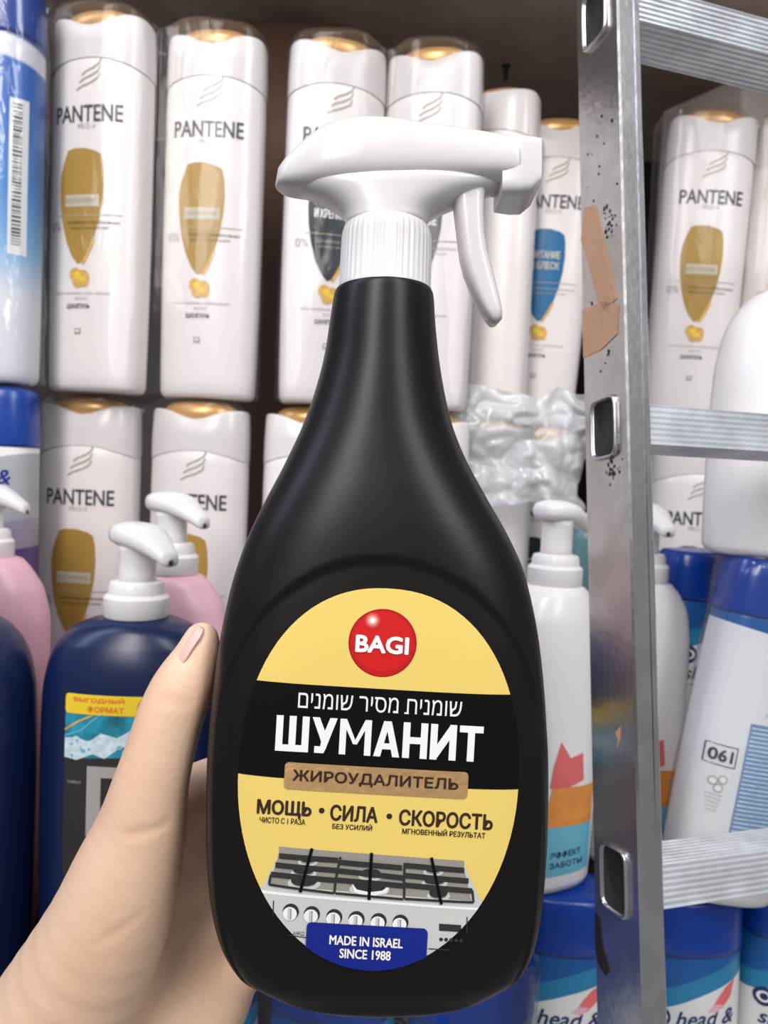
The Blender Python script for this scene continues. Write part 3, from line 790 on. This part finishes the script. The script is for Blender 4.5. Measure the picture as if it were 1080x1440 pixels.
def on_face(px, py):
    """point of the outer face (w = 0) under a pixel, as (v, u)"""
    r = ray(px, py); Ai = A.inverted(); o = Ai @ CPOS; d = Ai.to_3x3() @ r
    t = -o.x / d.x; q = o + d * t; return q.y, q.z
def patch(name, px_pts, m, lift=.0004, grid=6, label=None):
    bm = bmesh.new(); pts = [on_face(*p) for p in px_pts]
    pts = [(max(.0008, min(SD - .0008, v)), u) for v, u in pts]
    a = [bm.verts.new((-lift, v, u)) for v, u in pts]; b = [bm.verts.new((-.00002, v, u)) for v, u in pts]
    bm.faces.new(a)
    for i in range(len(a)): bm.faces.new((a[i], a[i - 1], b[i - 1], b[i]))
    o = link_bm(name, bm, m, lad, smooth=False)
    if label: o['label'] = label
    return o
patch('masking_tape', [(822, 293), (838, 288), (848, 330), (868, 420), (850, 436), (842, 424), (828, 372), (815, 340)], M['tape'], label='torn strip of peach paper tape')
patch('masking_tape', [(812, 440), (850, 424), (871, 428), (868, 470), (846, 492), (815, 506), (811, 470)], M['tape'], label='torn square of peach paper tape')
def scuffs(cx, cy, n, sx, sy, seed):
    rr = random.Random(seed); bm = bmesh.new()
    for k in range(n):
        v, u = on_face(cx + rr.gauss(0, sx), cy + rr.gauss(0, sy))
        if not .002 < v < SD - .002: continue
        r0 = rr.uniform(.0002, .0009)
        vs = [bm.verts.new((-.0003, v + r0 * rr.uniform(.5, 1.2) * math.cos(a), u + 1.7 * r0 * rr.uniform(.5, 1.3) * math.sin(a))) for a in [2 * PI * q / 9 for q in range(9)]]
        bm.faces.new(vs)
    link_bm('scuff_mark', bm, M['scuff_and_shade'], lad, smooth=False)
scuffs(862, 655, 34, 6, 14, 3); scuffs(856, 310, 26, 5, 14, 5); scuffs(850, 480, 18, 10, 30, 8); scuffs(838, 250, 14, 12, 60, 9)
patch('scuff_mark', [(838, 1282), (844, 1290), (848, 1330), (858, 1362), (852, 1372), (842, 1356), (833, 1330), (834, 1300)], M['scuff_and_shade'])
patch('scuff_mark', [(866, 1030), (873, 1022), (872, 1040), (868, 1052), (870, 1040)], M['tape'])

# ------------------------------------------------------------------ the black spray bottle
D0 = .238; PS = D0 / F
BX, BYP = 530.0, 1431.0
root = empty('spray_bottle')
Mloc = R3 @ Matrix(((1, 0, 0), (0, 0, 1), (0, -1, 0)))      # local x right, y away, z up in the camera's frame
root.matrix_world = Matrix.Translation(P(BX, BYP, D0)) @ Mloc.to_4x4()
tag(root, 'black trigger spray bottle with yellow oval label held in the hand', 'spray bottle')
def lx(px): return (px - BX) * PS
def lz(py): return (BYP - py) * PS
def lzb(py):
    t = max(0, min(1, (py - 1150) / 281)); return (BYP - (720 + (py - 720) * (1 - .070 * t * t))) * PS
OUT = [(1431, 500, 588, .014, 2.5), (1429, 462, 622, .016, 2.6), (1424, 434, 644, .0180, 2.7), (1412, 404, 673, .0203, 2.9), (1398, 378, 696, .0220, 3.1), (1382, 356, 716, .0234, 3.3), (1350, 333, 735, .0250, 3.8), (1300, 314, 750, .0258, 4.2), (1250, 304, 757, .026, 4.4), (1200, 299, 761, .026, 4.5), (1150, 297, 764, .026, 4.5), (1100, 297, 765, .026, 4.5), (1050, 298, 765, .026, 4.4), (1000, 301, 763, .026, 4.2), (950, 306, 760, .026, 4.0), (900, 312, 755, .0258, 3.8), (850, 321, 747, .0254, 3.5), (800, 333, 735, .0248, 3.2), (750, 351, 713, .0240, 2.9), (700, 375, 685, .0228, 2.6), (650, 401, 658, .0212, 2.35), (600, 424, 638, .0196, 2.15), (550, 442, 626, .0182, 2.05), (500, 455, 618, .0170, 2), (450, 463, 613, .0160, 2), (424, 467, 611.5, .0154, 2), (414, 469, 610, .0151, 2), (409, 472, 607, .0146, 2), (407, 480, 600, .0135, 2)]
WS = .982
SB = Body([(lzb(y), (r - l) / 2 * PS * WS, d, n, lx((l + r) / 2)) for y, l, r, d, n in OUT])
# keep the profile about the picture centre when shrinking for perspective
PAN_C = (lx(532), lz(1060))
def panel(x, z):
    """how deep the recessed front panel lies at (x, z)"""
    w, d, n, s = interp(SB.tab, z)
    zt = lz(780)
    zc = lz(1010)
    if z > zc:
        a = w_c * .905; u = math.hypot((x - s) / a, (z - zc) / (zt - zc)); dist = (u - 1) * a
    else:
        a = w * .905; dist = abs(x - s) - a
        dist = max(dist, (lzb(1392) - z) * .8)
    t = min(1, max(0, (-dist + .0008) / .0016)); t = t * t * (3 - 2 * t)
    return .0009 * t
w_c = interp(SB.tab, lz(1010))[0]
class SprayBody(Body):
    def front(self, x, z): return Body.front(self, x, z) + panel(x, z)
SB.__class__ = SprayBody
bm = bmesh.new(); rings = []; N = 220
for z in SB.zs(.0011):
    w, d, n, s = interp(SB.tab, z); r = []
    for i in range(N):
        a = 2 * PI * i / N; c_, s_ = math.cos(a), math.sin(a)
        x_ = s + w * math.copysign(abs(c_) ** (2 / n), c_); y_ = d * math.copysign(abs(s_) ** (2 / n), s_)
        if y_ < 0: y_ = min(-.0005, y_ + panel(x_, z)) if abs(x_ - s) < w * .97 else y_
        r.append((x_, y_, z))
    rings.append(r)
loft(bm, rings); link_bm('body', bm, M['black'], root)
# ---- label, in a frame turned with the print: u to the right, v down (pixels), about its centre
RT = math.radians(3.25); CU, CV = 532.0, 1095.0
def label_xf(u, v):
    px = CU + u * math.cos(RT) - v * math.sin(RT); py = CV + u * math.sin(RT) + v * math.cos(RT)
    dl = D0 - .024
    for _ in range(4):
        x = (px - 540) * dl / F - (BX - 540) * PS; z = (720 - py) * dl / F - (720 - BYP) * PS
        dl = D0 + SB.front(x, z)
    return x, z
def uv(px, py):
    a, b = px - CU, py - CV
    return a * math.cos(RT) + b * math.sin(RT), -a * math.sin(RT) + b * math.cos(RT)
def oval(n=96):
    out = []
    for k in range(n):
        a = 2 * PI * k / n; c_, s_ = math.cos(a), math.sin(a); e = 2.22 if s_ < 0 else 2.0
        out.append((197 * math.copysign(abs(c_) ** (2 / e), c_), 268 * math.copysign(abs(s_) ** (2 / e), s_)))
    return out
OV = oval()
p = Print(label_xf); p.poly(OV, M['yellow'], 1)
lab = p.done('label', SB, root, .003)
lab['label'] = 'yellow oval front label'
p = Print(label_xf)
p.poly(clip([(-260, -129), (260, -129), (260, 3), (-260, 3)], OV), M['black_ink'], 2)
p.done('black_band', SB, lab, .003)
p = Print(label_xf); u, v = uv(538, 904)
M['red_edge'] = mat('dark_red_print', (.40, .006, .008), .3)
p.poly(disc(u, v, 48, n=64), M['red_edge'], 1.2); p.poly(disc(u, v, 46, n=64), mat('deep_red_print', (.52, .009, .010), .3), 1.6); p.poly(disc(u, v - 2, 42, n=64), M['red'], 2); hu, hv = uv(524, 872)
for k, (r, m_) in enumerate(((11, mat('soft_red_print', (.70, .06, .05), .3)), (8.5, mat('rose_print', (.76, .20, .16), .3)), (6, M['pink_spot']), (3.6, M['white_ink']))): p.poly(disc(hu, hv, r, n=24), m_, 3 + k)
p.text('BAGI', *uv(537.5, 906), 75, 25, M['white_ink'], 6, bold=.03, flip=-1)
bd = p.done('brand_badge', SB, lab, .003); bd['label'] = 'red ball badge with white lettering'
# big white word from straight strokes
p = Print(label_xf)
def stroke_word(cu, cv, w, h, letters):
    tot = sum(L[1] for L in letters) + sum(.12 for _ in letters[1:]); k = w / tot; x = cu - w / 2
    for ch, lw in letters:
        L = lw * k; t = .30 * k if ch not in 'М' else .28 * k; hh = .19 * h; X0 = x
        q = lambda a, b: (X0 + a, cv - h / 2 + b)
        def R(a0, b0, a1, b1): p.poly([q(a0, b0), q(a1, b0), q(a1, b1), q(a0, b1)], M['white_ink'], 3)
        def Q(*pts): p.poly([q(*pt) for pt in pts], M['white_ink'], 3)
        if ch == 'Ш':
            for i in range(3): a = i * (L - t) / 2; R(a, 0, a + t, h)
            R(0, h - hh, L, h)
        elif ch == 'У':
            Q((0, 0), (t * 1.05, 0), (L * .5 + t * .52, h * .58), (L * .5 - t * .30, h * .72)); Q((L - t * 1.05, 0), (L, 0), (L * .5 + t * .35, h * .84), (L * .5 - t * .40, h * .62))
            Q((L * .5 - t * .35, h * .62), (L * .5 + t * .48, h * .62), (L * .5 + t * .33, h * .86), (L * .5 + t * .02, h), (L * .13, h), (L * .13, h - hh), (L * .36, h - hh))
        elif ch == 'М':
            R(0, 0, t, h); R(L - t, 0, L, h); Q((t * .2, 0), (t, 0), (L * .5 + t * .30, h * .70), (L * .5 - t * .30, h * .70)); Q((L - t, 0), (L - t * .2, 0), (L * .5 + t * .30, h * .70), (L * .5 - t * .30, h * .70))
        elif ch == 'А':
            Q((0, h), (t, h), (L * .5 + t * .35, 0), (L * .5 - t * .55, 0)); Q((L - t, h), (L, h), (L * .5 + t * .55, 0), (L * .5 - t * .35, 0)); R(L * .25, h * .62, L * .75, h * .62 + hh * .9)
        elif ch == 'Н':
            R(0, 0, t, h); R(L - t, 0, L, h); R(0, h * .5 - hh * .5, L, h * .5 + hh * .5)
        elif ch == 'И':
            R(0, 0, t, h); R(L - t, 0, L, h); Q((t * .9, h), (t * .9, h * .60), (L - t * .9, 0), (L - t * .9, h * .40))
        elif ch == 'Т':
            R(0, 0, L, hh); R(L * .5 - t * .5, 0, L * .5 + t * .5, h)
        x += L + .12 * k
stroke_word(uv(533.5, 1038)[0], uv(533.5, 1038)[1], 291, 50, [('Ш', 1.42), ('У', 1.08), ('М', 1.36), ('А', 1.12), ('Н', 1.06), ('И', 1.12), ('Т', 1.02)])
heb = 'שומניח מסיר שומנים'[::-1]; hu, hv = uv(534.5, 990.5)
p.text(heb, hu, hv, 230, 22, M['white_ink'], 3, flip=-1)
for q_ in (heb[:heb.index('ח') + 1], 'ח'): text_mesh(q_)
xr = hu - 115 + 230 * _raw[heb[:heb.index('ח') + 1]] / _raw[heb]; wl = 230 * _raw['ח'] / _raw[heb]
p.rect(xr - wl * 1.24, hv + 8.4, xr - wl * .80, hv + 10.9, M['white_ink'], 3)            # the letter's foot
p.done('white_lettering', SB, lab, .003)
p = Print(label_xf); u, v = uv(529, 1097)
p.rect(u - 129, v - 19, u + 129, v + 19, M['gold_foil'], 3, 6)
gs = p.done('foil_strip', SB, lab, .003); gs['label'] = 'copper foil strip'
p = Print(label_xf)
p.text('ЖИРОУДАЛИТЕЛЬ', *uv(528, 1097), 233, 19, M['brown_ink'], 5, bold=.018, flip=-1)
for t_, x_, y_, w_, h_, b_ in (('МОЩЬ', 400, 1137, 77, 25, .022), ('СИЛА', 498, 1143.5, 67, 23, .022), ('СКОРОСТЬ', 627, 1152, 132, 23, .022), ('ЧИСТО С 1 РАЗА', 397.5, 1153.5, 64, 8.4, .012), ('БЕЗ УСИЛИЙ', 495.5, 1161.5, 56, 9.5, .014), ('МГНОВЕННЫЙ РЕЗУЛЬТАТ', 624, 1170, 117, 10, .014)):
    p.text(t_, *uv(x_, y_), w_, h_, M['brown_ink'], 3, bold=b_, flip=-1)
for x_, y_ in ((452.5, 1139), (547.5, 1147)): p.poly(disc(*uv(x_, y_), 4, n=20), M['brown_ink'], 3)
p.done('dark_lettering', SB, lab, .003)
# ---- printed cooker; zoom-crop coordinates -> pixels
p = Print(label_xf)
def zc_(x, y): return uv(340 + x * 380 / 1080, 1170 + y * 210 / 597)
def zp(pts, m_, ly): 
    q = clip([zc_(*a) for a in pts], OV)
    if q: p.poly(q, m_, ly)
def zl(pts, wd, m_, ly): p.line([zc_(*a) for a in pts], wd * .352, m_, ly)
zp([(75, 230), (965, 310), (980, 600), (0, 600), (20, 300)], M['steel'], 2)                   # front panel
zp([(150, 90), (888, 130), (975, 312), (70, 240)], M['steel'], 2)                               # hob top
zp([(150, 55), (888, 112), (888, 135), (150, 82)], M['steel_mid'], 3)                           # back rail
zp([(70, 228), (970, 302), (970, 312), (66, 240)], M['white_ink'], 3)
zp([(150, 84), (886, 134), (915, 270), (112, 205)], M['steel_mid'], 3)
for x, y, rx, ry in ((265, 105, 40, 14), (248, 150, 52, 16), (250, 190, 66, 24), (515, 160, 50, 18), (510, 215, 80, 28), (765, 145, 40, 14), (770, 190, 52, 16), (785, 240, 46, 20)):
    q = clip([zc_(*a) for a in disc(x, y + 12, rx, ry * 1.2, 26)], OV); p.poly(q, M['steel'], 4)
    q = clip([zc_(*a) for a in disc(x, y + 10, rx * .72, ry * .7, 26)], OV); p.poly(q, M['steel_mid'], 4.4)
    q = clip([zc_(*a) for a in disc(x, y, rx * .8, ry * .95, 26)], OV); p.poly(q, M['steel_dark'], 5)
zp([(440, 200), (460, 225), (510, 236), (560, 230), (590, 212), (580, 238), (510, 256), (450, 236)], M['white_ink'], 5.4)
for a, b in (((150, 92), (385, 110)), ((395, 118), (640, 140)), ((650, 130), (888, 150)), ((136, 128), (375, 150)), ((375, 150), (645, 180)), ((650, 170), (905, 192)), ((118, 165), (380, 190)), ((380, 188), (650, 212)), ((650, 208), (920, 232))):
    zp([(a[0], a[1] - 12), (b[0], b[1] - 12), (b[0], b[1] + 10), (a[0], a[1] + 10)], M['steel_dark'], 6)
for a, b in (((110, 205), (370, 240)), ((375, 240), (645, 264)), ((650, 262), (925, 276)), ): zl([a, b], 10, M['steel_dark'], 6)
for a, b in (((118, 165), (110, 205)), ((376, 185), (370, 240)), ((650, 205), (648, 262)), ((920, 228), (925, 276)), ((395, 95), (376, 185)), ((650, 120), (648, 205))): zl([a, b], 9, M['steel_dark'], 6)
for a, b in (((282, 60), (234, 236)), ((519, 78), (508, 266)), ((757, 97), (797, 284))): zl([a, ((a[0]+b[0])/2, (a[1]+b[1])/2), b], 12, M['black_ink'], 7)
for x, y in ((195, 318), (279, 328), (368, 340), (457, 348), (545, 356), (632, 362)):
    p.poly([zc_(*a) for a in disc(x + 2, y - 4, 32, 32, 26)], M['steel_dark'], 4); p.poly([zc_(*a) for a in disc(x - 2, y + 4, 28, 27, 26)], M['white_ink'], 5)
    zl([(x - 4, y - 18), (x - 6, y + 26)], 11, M['steel'], 6); zl([(x + 3, y - 18), (x + 1, y + 26)], 4, M['steel_mid'], 7)
zp([(788, 362), (876, 368), (876, 396), (788, 390)], M['steel_dark'], 4)
for k in range(5): p.poly([zc_(*a) for a in disc(796 + 20 * k, 425 + 1.2 * k, 7.5, 7.5, 14)], M['steel_dark'], 4)
zl([(128, 270), (126, 330)], 4, M['steel_dark'], 4); zl([(900, 335), (898, 405)], 4, M['steel_dark'], 4); zl([(188, 408), (258, 418)], 4, M['steel_dark'], 4); zl([(745, 462), (835, 468)], 4, M['steel_dark'], 4)
p.text('604022', *zc_(228, 401), 16, 6, M['steel_dark'], 4, flip=-1, res=1)
p.done('cooker_picture', SB, lab, .003)
p = Print(label_xf); u0, v0 = zc_(262, 348); u1, v1 = zc_(743, 385)
q = clip([(a, b) for a, b in rrect(u0, (v0 + v1) / 2, u1, v1 + 190, 7)], OV); p.poly(q, M['blue_ink'], 8)
p.text('MADE IN ISRAEL', *uv(515, 1321.5), 103, 13.5, M['white_ink'], 10, bold=.02, flip=-1); p.text('SINCE 1988', *uv(513.5, 1339.5), 72, 13.5, M['white_ink'], 10, bold=.02, flip=-1)
bl = p.done('blue_plaque', SB, lab, .003); bl['label'] = 'royal blue origin plaque'
# ---- ribbed collar, turned with the print
colr = empty('spray_head'); colr.parent = root
colr['label'] = 'white trigger spray head'
bm = bmesh.new(); k = PS; N = 180
prof = [(62.5, -2), (65.5, 0), (65.5, 5), (64.6, 8), (63.6, 70), (62.6, 80), (60, 88), (55, 94), (47, 97)]
rings = []
for r, z in prof:
    ring = []
    for i in range(N):
        a = 2 * PI * i / N
        rr = r - (1.3 if (6 < z < 82 and (i % 4) in (2, 3)) else 0)
        ring.append((rr * k, 0, z * k) if False else (rr * k * math.cos(a), rr * k * math.sin(a), z * k))
    rings.append(ring)
loft(bm, rings)
c = link_bm('ribbed_collar', bm, M['head_white'], colr); c.location = (lx(541), 0, lz(411)); c.rotation_euler = (0, math.radians(2.2), 0); sharp(c, 50)
# ---- trigger head traced as side stations, full round body
top = [(388, 262), (391, 245), (397, 237), (407, 226), (425, 210), (445, 195), (466, 184), (488, 178), (515, 175.5), (545, 177), (594, 184), (650, 192), (700, 200), (724, 204)]
bot = [(388, 264), (391, 266), (397, 268), (407, 270), (425, 272), (445, 273), (466, 273), (488, 273), (515, 272), (545, 271), (594, 269), (650, 267), (700, 266), (724, 268)]
hwid = [1.5, 4, 6, 7.5, 9, 10.5, 11.5, 12, 12.3, 12.3, 12, 11.5, 11, 10.8]
bm = bmesh.new(); rings = []
tt = [(a, b, c_[1], w / 1000) for (a, b), c_, w in zip(top, bot, hwid)]
xs = np.linspace(388, 724, 60)
for x in xs:
    tb, bb, hw = interp([(q[0], q[1], q[2], q[3]) for q in tt], x)
    zc, hh = (lz(tb) + lz(bb)) / 2, abs(lz(tb) - lz(bb)) / 2
    ring = []
    for a, b in sect(hw, max(hh, .0003), 3.8, 48):
        s_ = b / max(hh, .0003)
        a *= 1 - .20 * max(0, s_)                                 # roof narrower than the base
        ring.append((lx(x), a, zc + b))
    rings.append(ring)
loft(bm, rings); link_bm('head_shell', bm, M['head_white'], colr)
bm = bmesh.new(); rings = []
for y, l, r, dep in ((258, 402, 716, .0105), (268, 412, 706, .0112), (276, 428, 682, .0112), (283, 446, 660, .0112), (290, 460, 640, .0112), (298, 473, 621, .0112), (306, 481, 608, .0112), (314, 485, 602, .0112), (322, 486, 600, .0112)):
    rings.append([(lx((l + r) / 2) + a, b, lz(y)) for a, b in sect((r - l) / 2 * PS * .97, dep, 2.5, 48)])
loft(bm, rings[::-1]); link_bm('neck_funnel', bm, M['head_white'], colr)
bm = bmesh.new()
loft(bm, [[(lx(x), a, (lz(t0) + lz(b0)) / 2 + b) for a, b in sect(hw, abs(lz(t0) - lz(b0)) / 2, 7, 40)] for x, t0, b0, hw in ((700, 207, 287, .0095), (722, 207.5, 289, .0105), (738, 209.5, 288, .0108), (752, 212, 276, .0106), (754, 214, 268, .0100))])
nz = link_bm('nozzle', bm, M['head_white'], colr); sharp(nz, 45)
bm = bmesh.new(); bmv = []
lathe(bm, [(.0016, 0), (.0016, .0004)], 16); o = link_bm('spray_hole', bm, M['steel_dark'], nz); o.location = (lx(754.2), 0, lz(240)); o.rotation_euler = (0, PI / 2, 0)
# trigger lever
bm = bmesh.new(); rings = []
for y, l, r, hw in ((270, 636, 683, .0062), (285, 637, 681, .0062), (310, 640, 680, .0062), (335, 643, 681, .0060), (360, 646, 685, .0058), (385, 652, 692, .0056), (405, 660, 697, .0055), (425, 669, 702, .0054), (440, 677, 705, .0053), (450, 684, 705, .0050), (456, 689, 699, .0040)):
    rings.append([(lx((l + r) / 2) + a, b, lz(y) + .05 * a) for a, b in sect((r - l) / 2 * PS, hw, 3.2, 32)])
loft(bm, rings); link_bm('trigger', bm, M['head_white'], colr)

# ------------------------------------------------------------------ the hand
import openvdb
def chain(*pts):     # (px, py, depth, radius in pixels at that depth)
    n = len(pts)
    if n > 2:
        tab = [(float(i),) + tuple(q) for i, q in enumerate(pts)]
        a = np.array(pts, float); out = []
        for i in range(n - 1):
            p0, p1, p2, p3 = a[max(0, i - 1)], a[i], a[i + 1], a[min(n - 1, i + 2)]
            for k in range(3):
                t = k / 3; out.append(.5 * (2 * p1 + (p2 - p0) * t + (2 * p0 - 5 * p1 + 4 * p2 - p3) * t * t + (3 * p1 - p0 - 3 * p2 + p3) * t ** 3))
        out.append(a[-1]); pts = out
    return [(np.array(P(x, y, d)), r * d / F) for x, y, d, r in pts]
CH = [
    chain((284, 897, .236, 22), (277, 922, .2355, 29), (258, 965, .235, 41), (240, 1008, .235, 44), (225, 1058, .2355, 46), (211, 1108, .237, 51), (200, 1160, .240, 60), (178, 1228, .244, 73), (152, 1300, .249, 83), (108, 1390, .258, 96), (50, 1490, .268, 108), (-60, 1650, .285, 125), (-190, 1820, .31, 140)),
    chain((50, 1490, .272, 100), (150, 1400, .272, 70), (215, 1280, .271, 48), (262, 1130, .268, 34)),
    chain((80, 1500, .275, 95), (190, 1400, .276, 64), (250, 1300, .276, 42), (278, 1200, .276, 36)),
    chain((110, 1520, .278, 95), (210, 1440, .279, 62), (262, 1370, .279, 44), (292, 1285, .280, 35)),
    chain((140, 1540, .279, 95), (240, 1470, .279, 66), (300, 1410, .279, 46), (322, 1365, .280, 33)),
    chain((225, 1150, .262, 38), (258, 1120, .264, 33)),
]
FG = [
    chain((262, 1125, .268, 34), (300, 1103, .2755, 34), (400, 1085, .2775, 33), (490, 1085, .277, 31), (570, 1095, .2755, 27)),
    chain((278, 1200, .276, 35), (335, 1185, .2785, 34), (440, 1175, .279, 33), (540, 1178, .278, 31), (625, 1190, .2765, 27)),
    chain((292, 1285, .280, 35), (345, 1270, .2805, 33), (440, 1262, .280, 32), (530, 1268, .279, 30), (610, 1280, .277, 26)),
    chain((322, 1365, .280, 32), (370, 1345, .280, 29), (440, 1340, .2795, 28), (505, 1348, .2785, 26), (560, 1358, .2775, 23)),
]
VX = .0009
allp = np.array([q[0] for ch in CH + FG for q in ch]); rr_ = max(q[1] for ch in CH + FG for q in ch)
lo = allp.min(0) - rr_ - .004; hi = allp.max(0) + rr_ + .004
lo = np.maximum(lo, [-.165, .13, CZ - .235]); 
nx, ny, nz_ = [int(math.ceil((hi[i] - lo[i]) / VX)) for i in range(3)]
gx = (lo[0] + VX * np.arange(nx)).astype(np.float32)[:, None, None]; gy = (lo[1] + VX * np.arange(ny)).astype(np.float32)[None, :, None]; gz = (lo[2] + VX * np.arange(nz_)).astype(np.float32)[None, None, :]
def cone(a, ra, b, rb):
    d = b - a; L2 = float(d @ d)
    t = ((gx - a[0]) * d[0] + (gy - a[1]) * d[1] + (gz - a[2]) * d[2]) / L2
    t = np.clip(t, 0, 1)
    return np.sqrt((gx - a[0] - t * d[0]) ** 2 + (gy - a[1] - t * d[1]) ** 2 + (gz - a[2] - t * d[2]) ** 2) - (ra + t * (rb - ra))
def smin(a, b, k):
    h = np.clip(.5 + .5 * (b - a) / k, 0, 1); return b * (1 - h) + a * h - k * h * (1 - h)
def build(chs, k_in, k_out):
    f = None
    for ch in chs:
        g = None
        for (a, ra), (b, rb) in zip(ch, ch[1:]):
            c_ = cone(a, ra, b, rb); g = c_ if g is None else smin(g, c_, k_in)
        f = g if f is None else smin(f, g, k_out)
    return f
thumb = build(CH[:1], .0015, .004); palm = build(CH[1:], .004, .010)
fing = None
for ch in FG:
    g = build([ch], .003, .003); fing = g if fing is None else np.minimum(fing, g)
f = smin(smin(palm, fing, .004), thumb, .005)
# soft creases across the thumb joint and the ball of the thumb
def crease(a, b, r, depth):
    global f
    A0, B0 = np.array(P(*a)), np.array(P(*b)); c_ = cone(A0, r, B0, r)
    f = f + depth * np.exp(-(np.maximum(c_, 0) / .0012) ** 2)
crease((262, 925, .2285), (247, 922, .2300), .0004, .0004)
crease((180, 1175, .2262), (262, 1155, .2300), .0004, .0005)
crease((130, 1335, .2275), (200, 1290, .2300), .0004, .0004)
crease((225, 985, .2255), (262, 990, .2260), .0004, .00025)
# the smooth boundary at the picture's side is cut by the clamped box: keep it closed
f[0], f[-1], f[:, 0], f[:, -1], f[:, :, 0], f[:, :, -1] = [.002] * 6
grid = openvdb.FloatGrid(1.0); grid.copyFromArray(np.ascontiguousarray(f, dtype=np.float32))
pts, quads = grid.convertToQuads(isovalue=0.0) if True else (None, None)
me = bpy.data.meshes.new('hand')
me.from_pydata([tuple(lo + VX * q) for q in pts], [], [tuple(int(i) for i in q[::-1]) for q in quads])
me.materials.append(M['skin'])
bm = bmesh.new(); bm.from_mesh(me)
bmesh.ops.recalc_face_normals(bm, faces=bm.faces)
for _ in range(3): bmesh.ops.smooth_vert(bm, verts=bm.verts, factor=.5, use_axis_x=True, use_axis_y=True, use_axis_z=True)
bm.to_mesh(me); bm.free()
for pl in me.polygons: pl.use_smooth = True
hand = bpy.data.objects.new('person_hand', me); COL.objects.link(hand)
tag(hand, 'bare left hand and wrist gripping the black spray bottle, thumb upright in front', 'hand')
# thumbnail
nb = P(260, 905, .2322)
ax = (P(281, 880, .2335) - P(252, 926, .2318)).normalized()
toc = (CPOS - nb).normalized(); left = (R3 @ Vector((-1, .55, 0))).normalized()
nrm = (toc * .42 + left * .92); nrm = (nrm - ax * nrm.dot(ax)).normalized(); side = ax.cross(nrm)
bm = bmesh.new(); n = 14; g = []
for j in range(n + 1):
    row = []
    for i in range(n + 1):
        a, b = (i / n - .5) * 2, (j / n - .5) * 2
        wd = .0046 * (1 - .10 * b * b) ; ln = .0066
        if abs(b) > .5:  wd *= math.sqrt(max(.05, 1 - ((abs(b) - .5) / .56) ** 2))
        row.append(bm.verts.new(nb + side * (a * wd) + ax * (b * ln) + nrm * (.0002 - .0016 * a * a - .0005 * b * b)))
    g.append(row)
for j in range(n):
    for i in range(n): bm.faces.new((g[j][i], g[j][i+1], g[j+1][i+1], g[j+1][i]))
nl = link_bm('thumbnail', bm, M['nail'], hand)
md = nl.modifiers.new('thickness', 'SOLIDIFY'); md.thickness = .0006; md.offset = 0
bpy.context.view_layer.update()
